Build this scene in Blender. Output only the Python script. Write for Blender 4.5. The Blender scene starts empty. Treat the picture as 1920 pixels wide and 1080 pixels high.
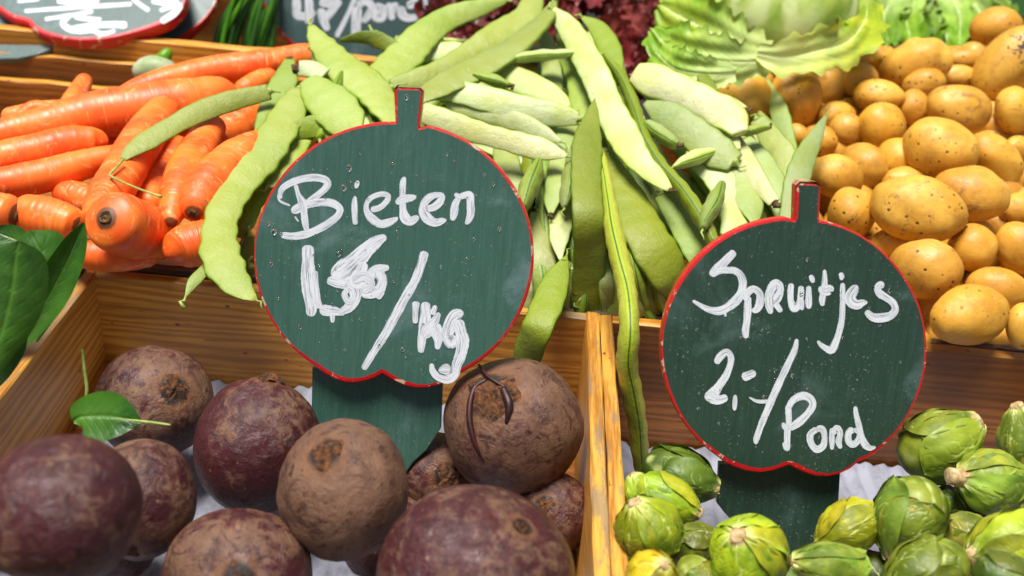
import bpy, math, random
import numpy as np
from mathutils import Vector
random.seed(7); rng = np.random.default_rng(7)
C = bpy.context.scene.collection
SC = bpy.context.scene
# ------------------------------------------------------------------ camera
F = 2071.0; PITCH = math.radians(30.2); ROLL = math.radians(5.0)
CAM = np.array([0, 0, .5])
fw = np.array([0, math.cos(PITCH), -math.sin(PITCH)])
U0 = np.array([0, math.sin(PITCH), math.cos(PITCH)]); R0 = np.array([1., 0, 0])
rt = R0*math.cos(ROLL) + U0*math.sin(ROLL)
up = -R0*math.sin(ROLL) + U0*math.cos(ROLL)
cd = bpy.data.cameras.new('camera'); cam = bpy.data.objects.new('camera', cd); C.objects.link(cam)
from mathutils import Matrix
M = Matrix(((rt[0], up[0], -fw[0], 0), (rt[1], up[1], -fw[1], 0), (rt[2], up[2], -fw[2], .5), (0, 0, 0, 1)))
cam.matrix_world = M
cd.sensor_width = 36; cd.lens = F/1920*36; cd.clip_start = .02; cd.clip_end = 100
cd.dof.use_dof = True; cd.dof.focus_distance = .86; cd.dof.aperture_fstop = 5.6
SC.camera = cam
# ------------------------------------------------------------------ light
SUN_EL, SUN_AZ = 79, 240      # azimuth clockwise from +Y (away from the camera)
w = bpy.data.worlds.new('World'); SC.world = w; w.use_nodes = True
wn = w.node_tree; wn.nodes.clear()
sky = wn.nodes.new('ShaderNodeTexSky'); sky.sky_type = 'NISHITA'; sky.sun_disc = False
sky.sun_elevation = math.radians(SUN_EL); sky.sun_rotation = math.radians(SUN_AZ)
hs = wn.nodes.new('ShaderNodeHueSaturation'); hs.inputs['Saturation'].default_value = .45
bg = wn.nodes.new('ShaderNodeBackground'); bg.inputs[1].default_value = .05
ow = wn.nodes.new('ShaderNodeOutputWorld')
wn.links.new(sky.outputs[0], hs.inputs['Color']); wn.links.new(hs.outputs[0], bg.inputs[0]); wn.links.new(bg.outputs[0], ow.inputs[0])
sl = bpy.data.lights.new('sun', 'SUN'); sl.energy = 3.8; sl.angle = math.radians(24); sl.color = (1, .96, .9)
so = bpy.data.objects.new('sun', sl); C.objects.link(so)
el, az = math.radians(SUN_EL), math.radians(SUN_AZ)
sd = Vector((math.sin(az)*math.cos(el), math.cos(az)*math.cos(el), math.sin(el)))
so.rotation_euler = sd.to_track_quat('Z', 'Y').to_euler(); so.location = sd*5
SC.view_settings.view_transform = 'Standard'; SC.view_settings.look = 'None'
SC.view_settings.gamma = 1; SC.view_settings.exposure = 0.82
SC.render.engine = 'CYCLES'; SC.cycles.max_bounces = 8; SC.cycles.diffuse_bounces = 3; SC.cycles.use_denoising = True
SC.cycles.transparent_max_bounces = 12

# ------------------------------------------------------------------ pixel helpers (photo pixels -> rays)
def ray(px, py): return fw + rt*((px-960)/F) + up*((540-py)/F)     # forward depth 1
def atz(px, py, z): d = ray(px, py); return CAM + d*((z-CAM[2])/d[2])
def aty(px, py, y): d = ray(px, py); return CAM + d*(y/d[1])
def atd(px, py, t): return CAM + ray(px, py)*t
def plane_t(px, py, p0, n): d = ray(px, py); return float(np.dot(p0-CAM, n)/np.dot(d, n))
def nrm(v): v = np.asarray(v, float); return v/max(np.linalg.norm(v), 1e-9)
YR = float(atz(1123, 600, 0)[1])            # the line of the middle rims
def slope_t(px, py, z0, b, y0=YR):          # depth on a pile surface z = z0 + b (y-y0)
    return plane_t(px, py, np.array([0, y0, z0]), np.array([0, -b, 1.0]))
def pile(z0, b): return lambda px, py: slope_t(px, py, z0, b)
def bean_t(px, py):
    t1 = slope_t(px, py, .015, .30)
    d = ray(px, py); t2 = (YR-.028)/d[1]
    return max(t1, t2)
# ------------------------------------------------------------------ scene helpers
def tag(o, label=None, cat=None, group=None, kind=None):
    if label: o['label'] = label
    if cat: o['category'] = cat
    if group: o['group'] = group
    if kind: o['kind'] = kind
    return o
def mk(name, v, f, mat, parent=None, origin=None, uv=None, attrs=None, smooth=True, color=None):
    v = np.asarray(v, float)
    if parent is not None: org = np.array(parent['_o'])
    else: org = np.asarray(origin if origin is not None else v.mean(0), float)
    me = bpy.data.meshes.new(name)
    me.from_pydata((v-org).tolist(), [], f if isinstance(f, list) else f.tolist())
    if uv is not None:
        l = me.uv_layers.new(name='UVMap'); idx = np.zeros(len(me.loops), int); me.loops.foreach_get('vertex_index', idx)
        l.data.foreach_set('uv', np.asarray(uv, float)[idx].ravel())
    for k, a in (attrs or {}).items():
        at = me.attributes.new(k, 'FLOAT', 'POINT'); at.data.foreach_set('value', np.asarray(a, float))
    for m in (mat if isinstance(mat, list) else [mat]): me.materials.append(m)
    if smooth: me.polygons.foreach_set('use_smooth', [True]*len(me.polygons))
    me.update()
    o = bpy.data.objects.new(name, me); C.objects.link(o)
    if parent is not None: o.parent = parent
    else: o.location = org
    o['_o'] = org.tolist()
    if color is not None: o.color = (*color, 1)
    return o
def empty(name, loc):
    o = bpy.data.objects.new(name, None); o.location = loc; C.objects.link(o); o['_o'] = [float(x) for x in loc]; o.empty_display_size = .02; return o
def grid_faces(n, m, closed=False):          # n rows, m columns
    f = []
    for i in range(n-1):
        for j in range(m if closed else m-1):
            k = (j+1) % m; f.append((i*m+j, i*m+k, (i+1)*m+k, (i+1)*m+j))
    return f
def catmull(P, n):
    P = np.asarray(P, float)
    if len(P) == 2: return P[0]+(P[1]-P[0])*np.linspace(0, 1, n)[:, None]
    d = np.r_[0, np.cumsum(np.linalg.norm(np.diff(P[:, :2], axis=0), axis=1)+1e-6)]
    ts = np.linspace(0, d[-1], n); out = np.zeros((n, P.shape[1]))
    m = np.zeros_like(P); m[1:-1] = (P[2:]-P[:-2])/(d[2:]-d[:-2])[:, None]
    m[0] = (P[1]-P[0])/(d[1]-d[0]); m[-1] = (P[-1]-P[-2])/(d[-1]-d[-2])
    for k, t in enumerate(ts):
        i = min(np.searchsorted(d, t, 'right')-1, len(P)-2); h = d[i+1]-d[i]; s = (t-d[i])/h
        out[k] = (2*s**3-3*s*s+1)*P[i]+(s**3-2*s*s+s)*h*m[i]+(-2*s**3+3*s*s)*P[i+1]+(s**3-s*s)*h*m[i+1]
    return out
def fnoise(p, scale, k=7, seed=None):        # cheap smooth noise, vectorised
    r = np.random.default_rng(seed); w_ = r.normal(size=(k, 3))*scale; ph = r.uniform(0, 6.28, k)
    return np.sin(np.asarray(p)@w_.T+ph).sum(1)/k**.5
def ss(x, a, b): t = np.clip((x-a)/(b-a), 0, 1); return t*t*(3-2*t)
def tube(pts, rad, ns=8, cap=True):
    P = np.asarray(pts, float); n = len(P); rad = np.broadcast_to(rad, n)
    T = np.gradient(P, axis=0); T /= np.linalg.norm(T, axis=1)[:, None]+1e-12
    V = []; a0 = nrm(np.cross(T[0], [0.3, .2, 1]))
    for i in range(n):
        a0 = nrm(a0-T[i]*np.dot(a0, T[i])); b0 = np.cross(T[i], a0)
        for j in range(ns):
            an = 2*math.pi*j/ns; V.append(P[i]+rad[i]*(a0*math.cos(an)+b0*math.sin(an)))
    f = grid_faces(n, ns, True)
    if cap: f += [tuple(range(ns-1, -1, -1)), tuple(range((n-1)*ns, n*ns))]
    return np.array(V), f

# ------------------------------------------------------------------ materials
class Mat:
    def __init__(s, name, gam=1.3):
        s.gam = gam
        s.m = bpy.data.materials.new(name); s.m.use_nodes = True; s.n = s.m.node_tree; s.n.nodes.clear()
        s.out = s.N('ShaderNodeOutputMaterial'); s.b = s.N('ShaderNodeBsdfPrincipled'); s.L(s.b.outputs[0], s.out.inputs[0])
    def N(s, t, **kw):
        n = s.n.nodes.new(t)
        for k, v in kw.items(): setattr(n, k, v)
        return n
    def L(s, a, b): s.n.links.new(a, b)
    def put(s, sock, v):
        if isinstance(v, bpy.types.NodeSocket): s.L(v, sock)
        elif v is not None:
            if isinstance(v, (tuple, list)) and len(v) == 3 and sock.type == 'RGBA': v = (*v, 1)
            sock.default_value = v
    def set(s, **kw):
        for k, v in kw.items():
            if k == 'Base_Color' and s.gam != 1:
                g = s.N('ShaderNodeGamma'); s.put(g.inputs[0], v); g.inputs[1].default_value = s.gam; v = g.outputs[0]
            s.put(s.b.inputs[k.replace('_', ' ')], v)
    def math(s, op, a, b=None, c=None, clamp=False):
        n = s.N('ShaderNodeMath', operation=op); n.use_clamp = clamp; s.put(n.inputs[0], a); s.put(n.inputs[1], b)
        if c is not None: s.put(n.inputs[2], c)
        return n.outputs[0]
    def mix(s, f, a, b, mode='MIX'):
        n = s.N('ShaderNodeMix', data_type='RGBA', blend_type=mode); s.put(n.inputs[0], f); s.put(n.inputs[6], a); s.put(n.inputs[7], b); return n.outputs[2]
    def obj(s): return s.N('ShaderNodeTexCoord').outputs['Object']
    def uv(s): return s.N('ShaderNodeTexCoord').outputs['UV']
    def jit(s, v, k=50):
        i = s.N('ShaderNodeObjectInfo'); m_ = s.math('MULTIPLY', i.outputs['Random'], k)
        n = s.N('ShaderNodeVectorMath', operation='ADD'); s.put(n.inputs[0], v); s.L(m_, n.inputs[1]); return n.outputs[0]
    def scale(s, v, sc):
        n = s.N('ShaderNodeMapping'); s.put(n.inputs[0], v); n.inputs[3].default_value = sc; return n.outputs[0]
    def noise(s, v, sc, det=4, rough=.55, dist=0):
        n = s.N('ShaderNodeTexNoise'); s.put(n.inputs['Vector'], v); n.inputs['Scale'].default_value = sc; n.inputs['Detail'].default_value = det
        n.inputs['Roughness'].default_value = rough; n.inputs['Distortion'].default_value = dist; return n.outputs[0]
    def vor(s, v, sc, feat='F1', rnd=1):
        n = s.N('ShaderNodeTexVoronoi', feature=feat); s.put(n.inputs['Vector'], v); n.inputs['Scale'].default_value = sc
        n.inputs['Randomness'].default_value = rnd; return n.outputs['Distance']
    def rng(s, v, a, b, c=0., d=1.):
        n = s.N('ShaderNodeMapRange', interpolation_type='SMOOTHSTEP'); s.put(n.inputs[0], v)
        for i, x in zip((1, 2, 3, 4), (a, b, c, d)): n.inputs[i].default_value = x
        return n.outputs[0]
    def attr(s, k): n = s.N('ShaderNodeAttribute'); n.attribute_name = k; return n.outputs['Fac']
    def ocol(s): return s.N('ShaderNodeObjectInfo').outputs['Color']
    def bump(s, h, st, d, nrm_=None):
        n = s.N('ShaderNodeBump'); s.put(n.inputs['Height'], h); n.inputs['Strength'].default_value = st; n.inputs['Distance'].default_value = d
        if nrm_ is not None: s.L(nrm_, n.inputs['Normal'])
        return n.outputs[0]

def mat_wood(name, lt, dk, rough=.45, wear=.0):
    m = Mat(name); v = m.jit(m.obj(), 7)
    g = m.scale(v, (1.6, 26, 26)); big = m.noise(m.scale(v, (1, 7, 7)), 2.2, 3)
    wv = m.N('ShaderNodeTexWave', wave_type='RINGS', rings_direction='X'); m.put(wv.inputs['Vector'], m.scale(v, (.7, 5, 7)))
    wv.inputs['Scale'].default_value = 7; wv.inputs['Distortion'].default_value = 13; wv.inputs['Detail'].default_value = 3; wv.inputs['Detail Scale'].default_value = .7
    fine = m.noise(g, 22, 5, .65)
    t = m.math('ADD', m.math('MULTIPLY', wv.outputs[1], .28), m.math('MULTIPLY', fine, .72))
    col = m.mix(m.rng(t, .28, .66), dk, lt)
    col = m.mix(m.rng(big, .42, .70, 0, .7), col, tuple(x*.55 for x in dk))
    sc = m.noise(m.scale(v, (6, 40, 40)), 9, 3)                      # scratches and dents
    col = m.mix(m.rng(sc, .68, .74, 0, .6), col, (.09, .04, .015))
    sp = m.vor(m.scale(v, (1, 1.6, 1.6)), 32); col = m.mix(m.rng(sp, .05, .09, .75, 0), col, (.12, .02, .008))
    if wear:
        wr = m.noise(m.scale(v, (3, 12, 12)), 6, 6, .7); col = m.mix(m.rng(wr, .5, .6, 0, wear), col, (.30, .25, .18))
    m.set(Base_Color=col, Roughness=m.rng(fine, .3, .7, rough-.1, rough+.15), Coat_Weight=.15, Coat_Roughness=.3)
    m.set(Normal=m.bump(t, .35, .0008, m.bump(sc, .3, .001))); return m.m
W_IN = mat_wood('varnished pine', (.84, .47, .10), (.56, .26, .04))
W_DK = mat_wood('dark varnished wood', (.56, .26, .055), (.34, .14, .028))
W_RED = mat_wood('red stained rim', (.34, .10, .02), (.14, .04, .01), wear=.25)
W_TOP = mat_wood('worn yellow rim', (.74, .45, .10), (.44, .21, .04), .45, .7)
W_GREY = mat_wood('weathered grey rim', (.24, .17, .10), (.08, .05, .03), .6, .7)

def mat_beet():
    m = Mat('beet skin'); v = m.jit(m.obj()); cr = m.attr('crown')
    oc = m.N('ShaderNodeSeparateColor'); m.L(m.ocol(), oc.inputs[0])
    n1 = m.noise(v, 22, 8, .70, .9); n2 = m.noise(v, 95, 6, .72, 1.0)
    t = m.math('ADD', m.math('MULTIPLY', n1, .52), m.math('MULTIPLY', n2, .48))
    t = m.math('ADD', t, m.math('SUBTRACT', oc.outputs[0], .5))
    pur = m.mix(m.noise(v, 30, 3), (.06, .022, .026), (.16, .045, .05))
    tan = m.mix(m.noise(v, 48, 4, .7), (.10, .050, .036), (.37, .225, .145))
    col = m.mix(m.rng(t, .42, .55), pur, tan)
    sp = m.noise(v, 110, 3, .6, .4); col = m.mix(m.rng(sp, .64, .70, 0, .75), col, (.05, .016, .016))
    sp2 = m.noise(v, 45, 6, .75, 1.5); col = m.mix(m.rng(sp2, .53, .62, 0, .7), col, (.075, .03, .025))
    fl = m.noise(v, 170, 3); col = m.mix(m.rng(fl, .68, .74, 0, .5), col, (.45, .27, .18))
    rg = m.math('ADD', cr, m.math('MULTIPLY', m.math('SUBTRACT', m.noise(v, 75, 5, .7), .5), .55))
    col = m.mix(m.rng(rg, .22, .5, 0, .6), col, (.26, .13, .06)); col = m.mix(m.rng(rg, .5, .75, 0, .95), col, (.035, .016, .008))
    m.set(Base_Color=col, Roughness=m.rng(t, .4, .6, .36, .62), Specular_IOR_Level=.4)
    hh = m.math('ADD', m.math('MULTIPLY', n2, .7), m.math('MULTIPLY', sp, .5))
    m.set(Normal=m.bump(hh, 1.0, .0024, m.bump(m.noise(v, 320, 3), .4, .0007))); return m.m
M_BEET = mat_beet()
def mat_crown(name, a, b, sc=140):
    m = Mat(name); v = m.jit(m.obj()); n = m.noise(v, sc, 6, .75, 1); m.set(Base_Color=m.mix(m.rng(n, .35, .65), a, b), Roughness=.85)
    m.set(Normal=m.bump(n, 1, .003)); return m.m
M_BCROWN = mat_crown('beet crown scar', (.02, .010, .006), (.30, .13, .04))
M_CCROWN = mat_crown('carrot crown scar', (.035, .02, .01), (.30, .17, .06), 220)
M_BROWN = mat_crown('dried stalk end', (.10, .05, .02), (.36, .24, .11), 300)

def mat_potato():
    m = Mat('potato skin'); v = m.jit(m.obj())
    n1 = m.noise(v, 14, 4, .6); n2 = m.noise(v, 70, 5, .7)
    col = m.mix(m.rng(n1, .3, .7), (.62, .335, .040), (.82, .53, .12))
    col = m.mix(m.rng(n2, .45, .75, 0, .55), col, (.46, .25, .06))
    col = m.mix(.35, col, m.ocol(), 'MULTIPLY')
    pore = m.vor(v, 105); pm = m.math('MULTIPLY', m.rng(pore, .10, .2, 1, 0), m.rng(m.noise(v, 20, 2), .42, .55))
    col = m.mix(m.math('MULTIPLY', pm, .85), col, (.12, .05, .012))
    sc = m.noise(v, 38, 6, .8, 1.2); col = m.mix(m.rng(sc, .58, .68, 0, .7), col, (.26, .14, .06))
    fk = m.noise(m.scale(v, (1, 1, 2.2)), 60, 6, .8, 2); col = m.mix(m.rng(fk, .60, .66, 0, .5), col, (.80, .60, .30))
    ys = m.noise(v, 48, 2); col = m.mix(m.rng(ys, .68, .74, 0, .7), col, (.75, .42, .02))
    ck = m.N('ShaderNodeTexVoronoi', feature='DISTANCE_TO_EDGE'); m.put(ck.inputs['Vector'], m.N('ShaderNodeVectorMath').outputs[0]); 
    ey = m.attr('eye'); col = m.mix(m.math('MULTIPLY', ey, .6), col, (.16, .075, .025))
    dn = m.math('ADD', m.noise(v, 130, 5, .7, 1), m.math('MULTIPLY', m.attr('dirt'), .22)); col = m.mix(m.rng(dn, .66, .70, 0, .95), col, (.045, .025, .015))
    m.set(Base_Color=col, Roughness=m.rng(n2, .3, .7, .38, .6), Subsurface_Weight=.05, Subsurface_Radius=(.012, .006, .002), Subsurface_Scale=1.0, Specular_IOR_Level=.45)
    h = m.math('SUBTRACT', m.math('MULTIPLY', n2, .5), m.math('MULTIPLY', pm, .5))
    m.set(Normal=m.bump(h, .7, .0013, m.bump(sc, .5, .0014))); return m.m
M_POT = mat_potato()
def mat_carrot():
    m = Mat('carrot skin', 1.12); uv = m.jit(m.uv(), 13); v = m.jit(m.obj())
    ring = m.noise(m.scale(uv, (1, .012, 1)), 190, 4, .6); ring2 = m.noise(m.scale(uv, (1, .10, 1)), 260, 2)
    n1 = m.noise(v, 25, 4); col = m.mix(m.rng(n1, .3, .7), (.80, .11, .010), (.92, .24, .03))
    col = m.mix(m.rng(ring, .55, .75, 0, .3), col, (.93, .36, .10))
    col = m.mix(m.rng(ring2, .66, .72, 0, .65), col, (.95, .48, .20))
    sp = m.noise(v, 85, 4, .7); col = m.mix(m.rng(sp, .64, .71, 0, .7), col, (.20, .09, .04))
    pale = m.noise(v, 60, 5, .75, 1); col = m.mix(m.rng(pale, .54, .68, 0, .6), col, (.90, .46, .20))
    cr = m.attr('crown'); rg = m.math('ADD', cr, m.math('MULTIPLY', m.math('SUBTRACT', m.noise(v, 140, 4, .7), .5), .5))
    col = m.mix(m.rng(rg, .45, .75, 0, .9), col, (.11, .055, .02))
    m.set(Base_Color=col, Roughness=m.rng(ring, .3, .7, .36, .58), Subsurface_Weight=.08, Subsurface_Radius=(.012, .004, .001), Specular_IOR_Level=.5)
    m.set(Normal=m.bump(m.math('ADD', ring, m.math('MULTIPLY', ring2, .6)), .35, .0010)); return m.m
M_CAR = mat_carrot()
def mat_bean():
    m = Mat('bean pod', 1.2); v = m.jit(m.obj()); uv = m.jit(m.uv(), 9); oc = m.ocol(); seam = m.attr('seam')
    n1 = m.noise(v, 22, 3); n2 = m.noise(v, 130, 4, .7)
    col = m.mix(m.rng(n1, .35, .65, 0, .6), oc, m.mix(1, oc, (.86, .88, .35), 'MULTIPLY'))
    col = m.mix(m.rng(m.noise(v, 12, 2), .5, .7, 0, .4), col, m.mix(1, oc, (.62, .78, .55), 'MULTIPLY'))
    col = m.mix(m.math('MULTIPLY', m.rng(seam, .0, .6), .85), col, m.mix(1, oc, (.62, .80, .16), 'MULTIPLY'))
    col = m.mix(m.rng(seam, .90, .99, 0, .85), col, (.035, .07, .01))
    sp = m.noise(v, 60, 6, .8, 1.2); col = m.mix(m.rng(sp, .665, .73, 0, .5), col, (.22, .20, .05))
    sp2 = m.vor(v, 150); col = m.mix(m.math('MULTIPLY', m.rng(sp2, .05, .12, .7, 0), m.rng(m.noise(v, 30), .52, .6)), col, (.16, .13, .04))
    m.set(Base_Color=col, Roughness=m.rng(n2, .3, .7, .40, .56), Subsurface_Weight=.06, Subsurface_Radius=(.006, .007, .002), Specular_IOR_Level=.5)
    m.set(Normal=m.bump(m.noise(v, 90, 6, .7), .75, .0022, m.bump(m.noise(m.scale(uv, (1, .15, 1)), 300, 2), .12, .0004))); return m.m
M_BEAN = mat_bean()
def mat_leaf(name, dk, lt, vein, rough=.4, trans=.25, spec=.45, bstr=.6, spots=.65):
    m = Mat(name); v = m.jit(m.obj()); ve = m.attr('vein'); ba = m.attr('base'); oc = m.ocol()
    n = m.noise(v, 28, 4, .6); n2 = m.noise(v, 110, 5, .7)
    col = m.mix(m.rng(n, .3, .7), dk, lt); col = m.mix(1, col, oc, 'MULTIPLY')
    col = m.mix(m.rng(ve, .25, .9, 0, .75), col, vein); col = m.mix(m.math('MULTIPLY', ba, .9), col, tuple(min(1, x*1.15) for x in vein))
    sp = m.noise(v, 120, 5, .75, 1); col = m.mix(m.rng(sp, .675, .73, 0, spots), col, (.10, .06, .015))
    m.set(Base_Color=col, Roughness=m.rng(n2, .3, .7, rough-.08, rough+.1), Specular_IOR_Level=spec)
    h = m.math('SUBTRACT', m.math('MULTIPLY', n2, .4), m.math('MULTIPLY', ve, .5)); m.set(Normal=m.bump(h, bstr, .0012))
    tr = m.N('ShaderNodeBsdfTranslucent'); m.put(tr.inputs[0], m.mix(1, col, (1, 1, .5), 'MULTIPLY'))
    mx = m.N('ShaderNodeMixShader'); mx.inputs[0].default_value = trans; m.L(m.b.outputs[0], mx.inputs[1]); m.L(tr.outputs[0], mx.inputs[2]); m.L(mx.outputs[0], m.out.inputs[0])
    return m.m
M_SPR = mat_leaf('sprout leaf', (.16, .24, .02), (.42, .50, .07), (.68, .72, .34), .46, .08, bstr=.8)
M_LET = mat_leaf('pale lettuce leaf', (.27, .40, .035), (.52, .58, .13), (.74, .80, .46), .42, .12, bstr=1.0, spots=.08)
M_RED = mat_leaf('red lettuce leaf', (.085, .012, .018), (.20, .040, .038), (.34, .10, .09), .35, .2, bstr=.9)
M_SPIN = mat_leaf('spinach leaf', (.022, .085, .006), (.055, .16, .010), (.13, .27, .04), .42, .15)
M_ONI = mat_leaf('onion leaf', (.05, .17, .015), (.11, .28, .03), (.18, .36, .06), .35, .15)
def mat_plain(name, a, b, sc=60, rough=.6, bs=.4, bd=.001, **kw):
    m = Mat(name); v = m.jit(m.obj()); n = m.noise(v, sc, 5, .65); m.set(Base_Color=m.mix(m.rng(n, .35, .65), a, b), Roughness=rough, **kw)
    m.set(Normal=m.bump(n, bs, bd)); return m.m
M_CUT = mat_plain('cut sprout stem', (.40, .27, .11), (.66, .52, .32), 160, .7, .8, .002)
M_BSTALK = mat_plain('bean stalk', (.28, .36, .08), (.42, .48, .15), 120, .5)
M_STRAND = mat_plain('red root strand', (.10, .012, .015), (.03, .01, .008), 90, .5)
M_TABLE = mat_plain('dark table', (.012, .012, .012), (.03, .028, .025), 12, .8)
M_TURN = mat_plain('turnip skin', (.34, .42, .22), (.52, .56, .38), 50, .5)
M_TOM = mat_plain('tomato skin', (.55, .07, .01), (.65, .14, .02), 30, .35)
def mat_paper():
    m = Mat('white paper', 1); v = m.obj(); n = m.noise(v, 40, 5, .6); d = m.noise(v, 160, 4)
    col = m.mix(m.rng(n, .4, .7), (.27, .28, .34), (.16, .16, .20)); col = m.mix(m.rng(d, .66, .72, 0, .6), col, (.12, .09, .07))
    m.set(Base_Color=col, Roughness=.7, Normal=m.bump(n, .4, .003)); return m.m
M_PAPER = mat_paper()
def mat_paint(name, base, lite, streak, speck, hazy):
    m = Mat(name, 1.05); v = m.uv()      # uv in metres on the board
    g = m.noise(m.scale(v, (1, .035, 1)), 750, 4, .7); g2 = m.noise(m.scale(v, (1, .08, 1)), 240, 4, .7)
    big = m.noise(v, 16, 5, .65, .6)
    col = m.mix(m.rng(g, .35, .75, 0, streak), base, lite)
    col = m.mix(m.rng(g2, .40, .75, 0, streak), col, tuple(x*.55 for x in base))
    col = m.mix(m.rng(big, .52, .72, 0, hazy), col, (.16, .25, .25))
    s1 = m.noise(v, 420, 4, .75); dens = m.noise(v, 30, 3)
    k = m.math('MULTIPLY', m.rng(s1, .60, .68), m.rng(dens, .42, .62, .1, speck)); col = m.mix(k, col, (.26, .34, .28))
    s2 = m.noise(m.scale(v, (1, .6, 1)), 150, 4, .7); col = m.mix(m.rng(s2, .70, .74, 0, .55), col, (.30, .17, .10))
    s3 = m.noise(m.scale(v, (1, .5, 1)), 60, 5, .75, 1.5); col = m.mix(m.rng(s3, .64, .70, 0, .35), col, (.10, .05, .04))
    m.set(Base_Color=col, Roughness=m.rng(big, .3, .7, .30, .48), Specular_IOR_Level=.5)
    m.set(Normal=m.bump(g, .3, .0005, m.bump(s1, .15, .0004))); return m.m
P_WET = mat_paint('wet green paint', (.042, .112, .084), (.090, .185, .150), .38, .8, .55)
P_DRY = mat_paint('dark green paint', (.020, .050, .032), (.042, .090, .062), .45, 1.0, .3)
P_FAR = mat_paint('grey green paint', (.055, .105, .10), (.10, .17, .165), .4, .4, .5)
def mat_redge():
    m = Mat('red painted edge', 1.1); v = m.jit(m.obj()); n = m.noise(v, 90, 5, .7, .6); n2 = m.noise(v, 30, 3)
    col = m.mix(n2, (.66, .008, .012), (.42, .004, .010)); col = m.mix(m.rng(n, .60, .63), col, (.60, .42, .30))
    m.set(Base_Color=col, Roughness=.4, Normal=m.bump(n, .5, .001)); return m.m
M_RDG = mat_redge()
M_BAREWOOD = mat_plain('bare wood end', (.42, .23, .13), (.60, .40, .27), 130, .75, .8, .001)
def mat_chalk():
    m = Mat('white brush paint', 1); uv = m.uv(); ob = m.obj()
    st = m.noise(m.scale(m.jit(uv, 3), (1.6, 13, 1)), 1.0, 4, .65); sx = m.N('ShaderNodeSeparateXYZ'); m.L(uv, sx.inputs[0])
    ed = m.math('SUBTRACT', 1, m.math('ABSOLUTE', m.math('SUBTRACT', m.math('MULTIPLY', sx.outputs[1], 2), 1)))
    rough = m.noise(ob, 700, 3, .7)
    a = m.math('ADD', m.math('MULTIPLY', ed, 2.6), m.math('MULTIPLY', m.math('SUBTRACT', rough, .5), .7))
    a = m.rng(a, .02, .2); thin = m.rng(st, .32, .50, .30, 1); gap = m.rng(m.noise(ob, 520, 4, .8), .70, .73, 1, .35)
    al = m.math('MULTIPLY', m.math('MULTIPLY', a, thin), gap)
    m.set(Base_Color=m.mix(m.rng(st, .3, .6), (.50, .54, .60), (.72, .74, .78)), Roughness=.5, Normal=m.bump(st, .05, .0001))
    tr = m.N('ShaderNodeBsdfTransparent'); mx = m.N('ShaderNodeMixShader'); m.L(al, mx.inputs[0]); m.L(tr.outputs[0], mx.inputs[1]); m.L(m.b.outputs[0], mx.inputs[2]); m.L(mx.outputs[0], m.out.inputs[0])
    return m.m
M_CHALK = mat_chalk()
def mat_water():
    m = Mat('water drop', 1); m.set(Base_Color=(.9, 1, .97), Roughness=.02, IOR=1.33, Transmission_Weight=1.0); return m.m
M_WATER = mat_water()

# ------------------------------------------------------------------ setting
def box_board(name, p0, p1, thick, z0, z1, mats, parent, side=1):
    """upright board from p0 to p1 (xy), thick to one side, z0..z1; mats = [faces, top rim]; own local X along the grain"""
    p0, p1 = np.array(p0, float), np.array(p1, float); d = p1-p0; L = np.linalg.norm(d); ang = math.atan2(d[1], d[0])
    n = max(8, int(L/.03)); b = .0012; rr = np.random.default_rng(int(abs(p0[0]*991+p1[1]*773)*10) % 9999)
    prof = [(0, z0), (0, z1-b), (b, z1), (thick-b, z1), (thick, z1-b), (thick, z0)]
    V = []; wob = rr.normal(size=(n+1,))*.0005
    for i in range(n+1):
        for (y, z) in prof: V.append((L*i/n, y*side+(rr.normal()*.0003 if z > z0 else 0), z+(wob[i]+rr.normal()*.0003 if z > z0 else 0)))
    f = []; mi = []
    for i in range(n):
        for j in range(6):
            k = (j+1) % 6; q = (i*6+j, i*6+k, (i+1)*6+k, (i+1)*6+j); f.append(q if side < 0 else q[::-1]); mi.append(1 if j in (1, 2, 3) else 0)
    f += [tuple(range(6)), tuple(range(n*6+5, n*6-1, -1))]; mi += [1, 1]
    me = bpy.data.meshes.new(name); me.from_pydata(V, [], f)
    for m in mats: me.materials.append(m)
    me.polygons.foreach_set('material_index', mi); me.update()
    o = bpy.data.objects.new(name, me); C.objects.link(o); o.parent = parent; po = parent['_o']
    o.location = (p0[0]-po[0], p0[1]-po[1], -po[2]); o.rotation_euler = (0, 0, ang); return o
def flat_board(name, x0, x1, y0, y1, z0, z1, mat, parent):
    v = [(x, y, z) for z in (z0, z1) for y in (y0, y1) for x in (x0, x1)]
    f = [(0, 2, 3, 1), (4, 5, 7, 6), (0, 1, 5, 4), (2, 6, 7, 3), (0, 4, 6, 2), (1, 3, 7, 5)]
    return mk(name, v, f, mat, parent, smooth=False)
ZF = -.108; YF = .38
gx = mk('ground', [(-30, -30, -.9), (30, -30, -.9), (30, 30, -.9), (-30, 30, -.9)], [(0, 1, 2, 3)], M_TABLE, smooth=False); tag(gx, kind='structure')
tb = flat_board('table', -1.6, 1.8, .1, 3.2, -.19, -.15, M_TABLE, empty('stall_table', (0, 1.2, -.19)))
tag(tb.parent, 'dark stall table top under all the wooden crates', 'table'); tb.name = 'table_top'

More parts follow.
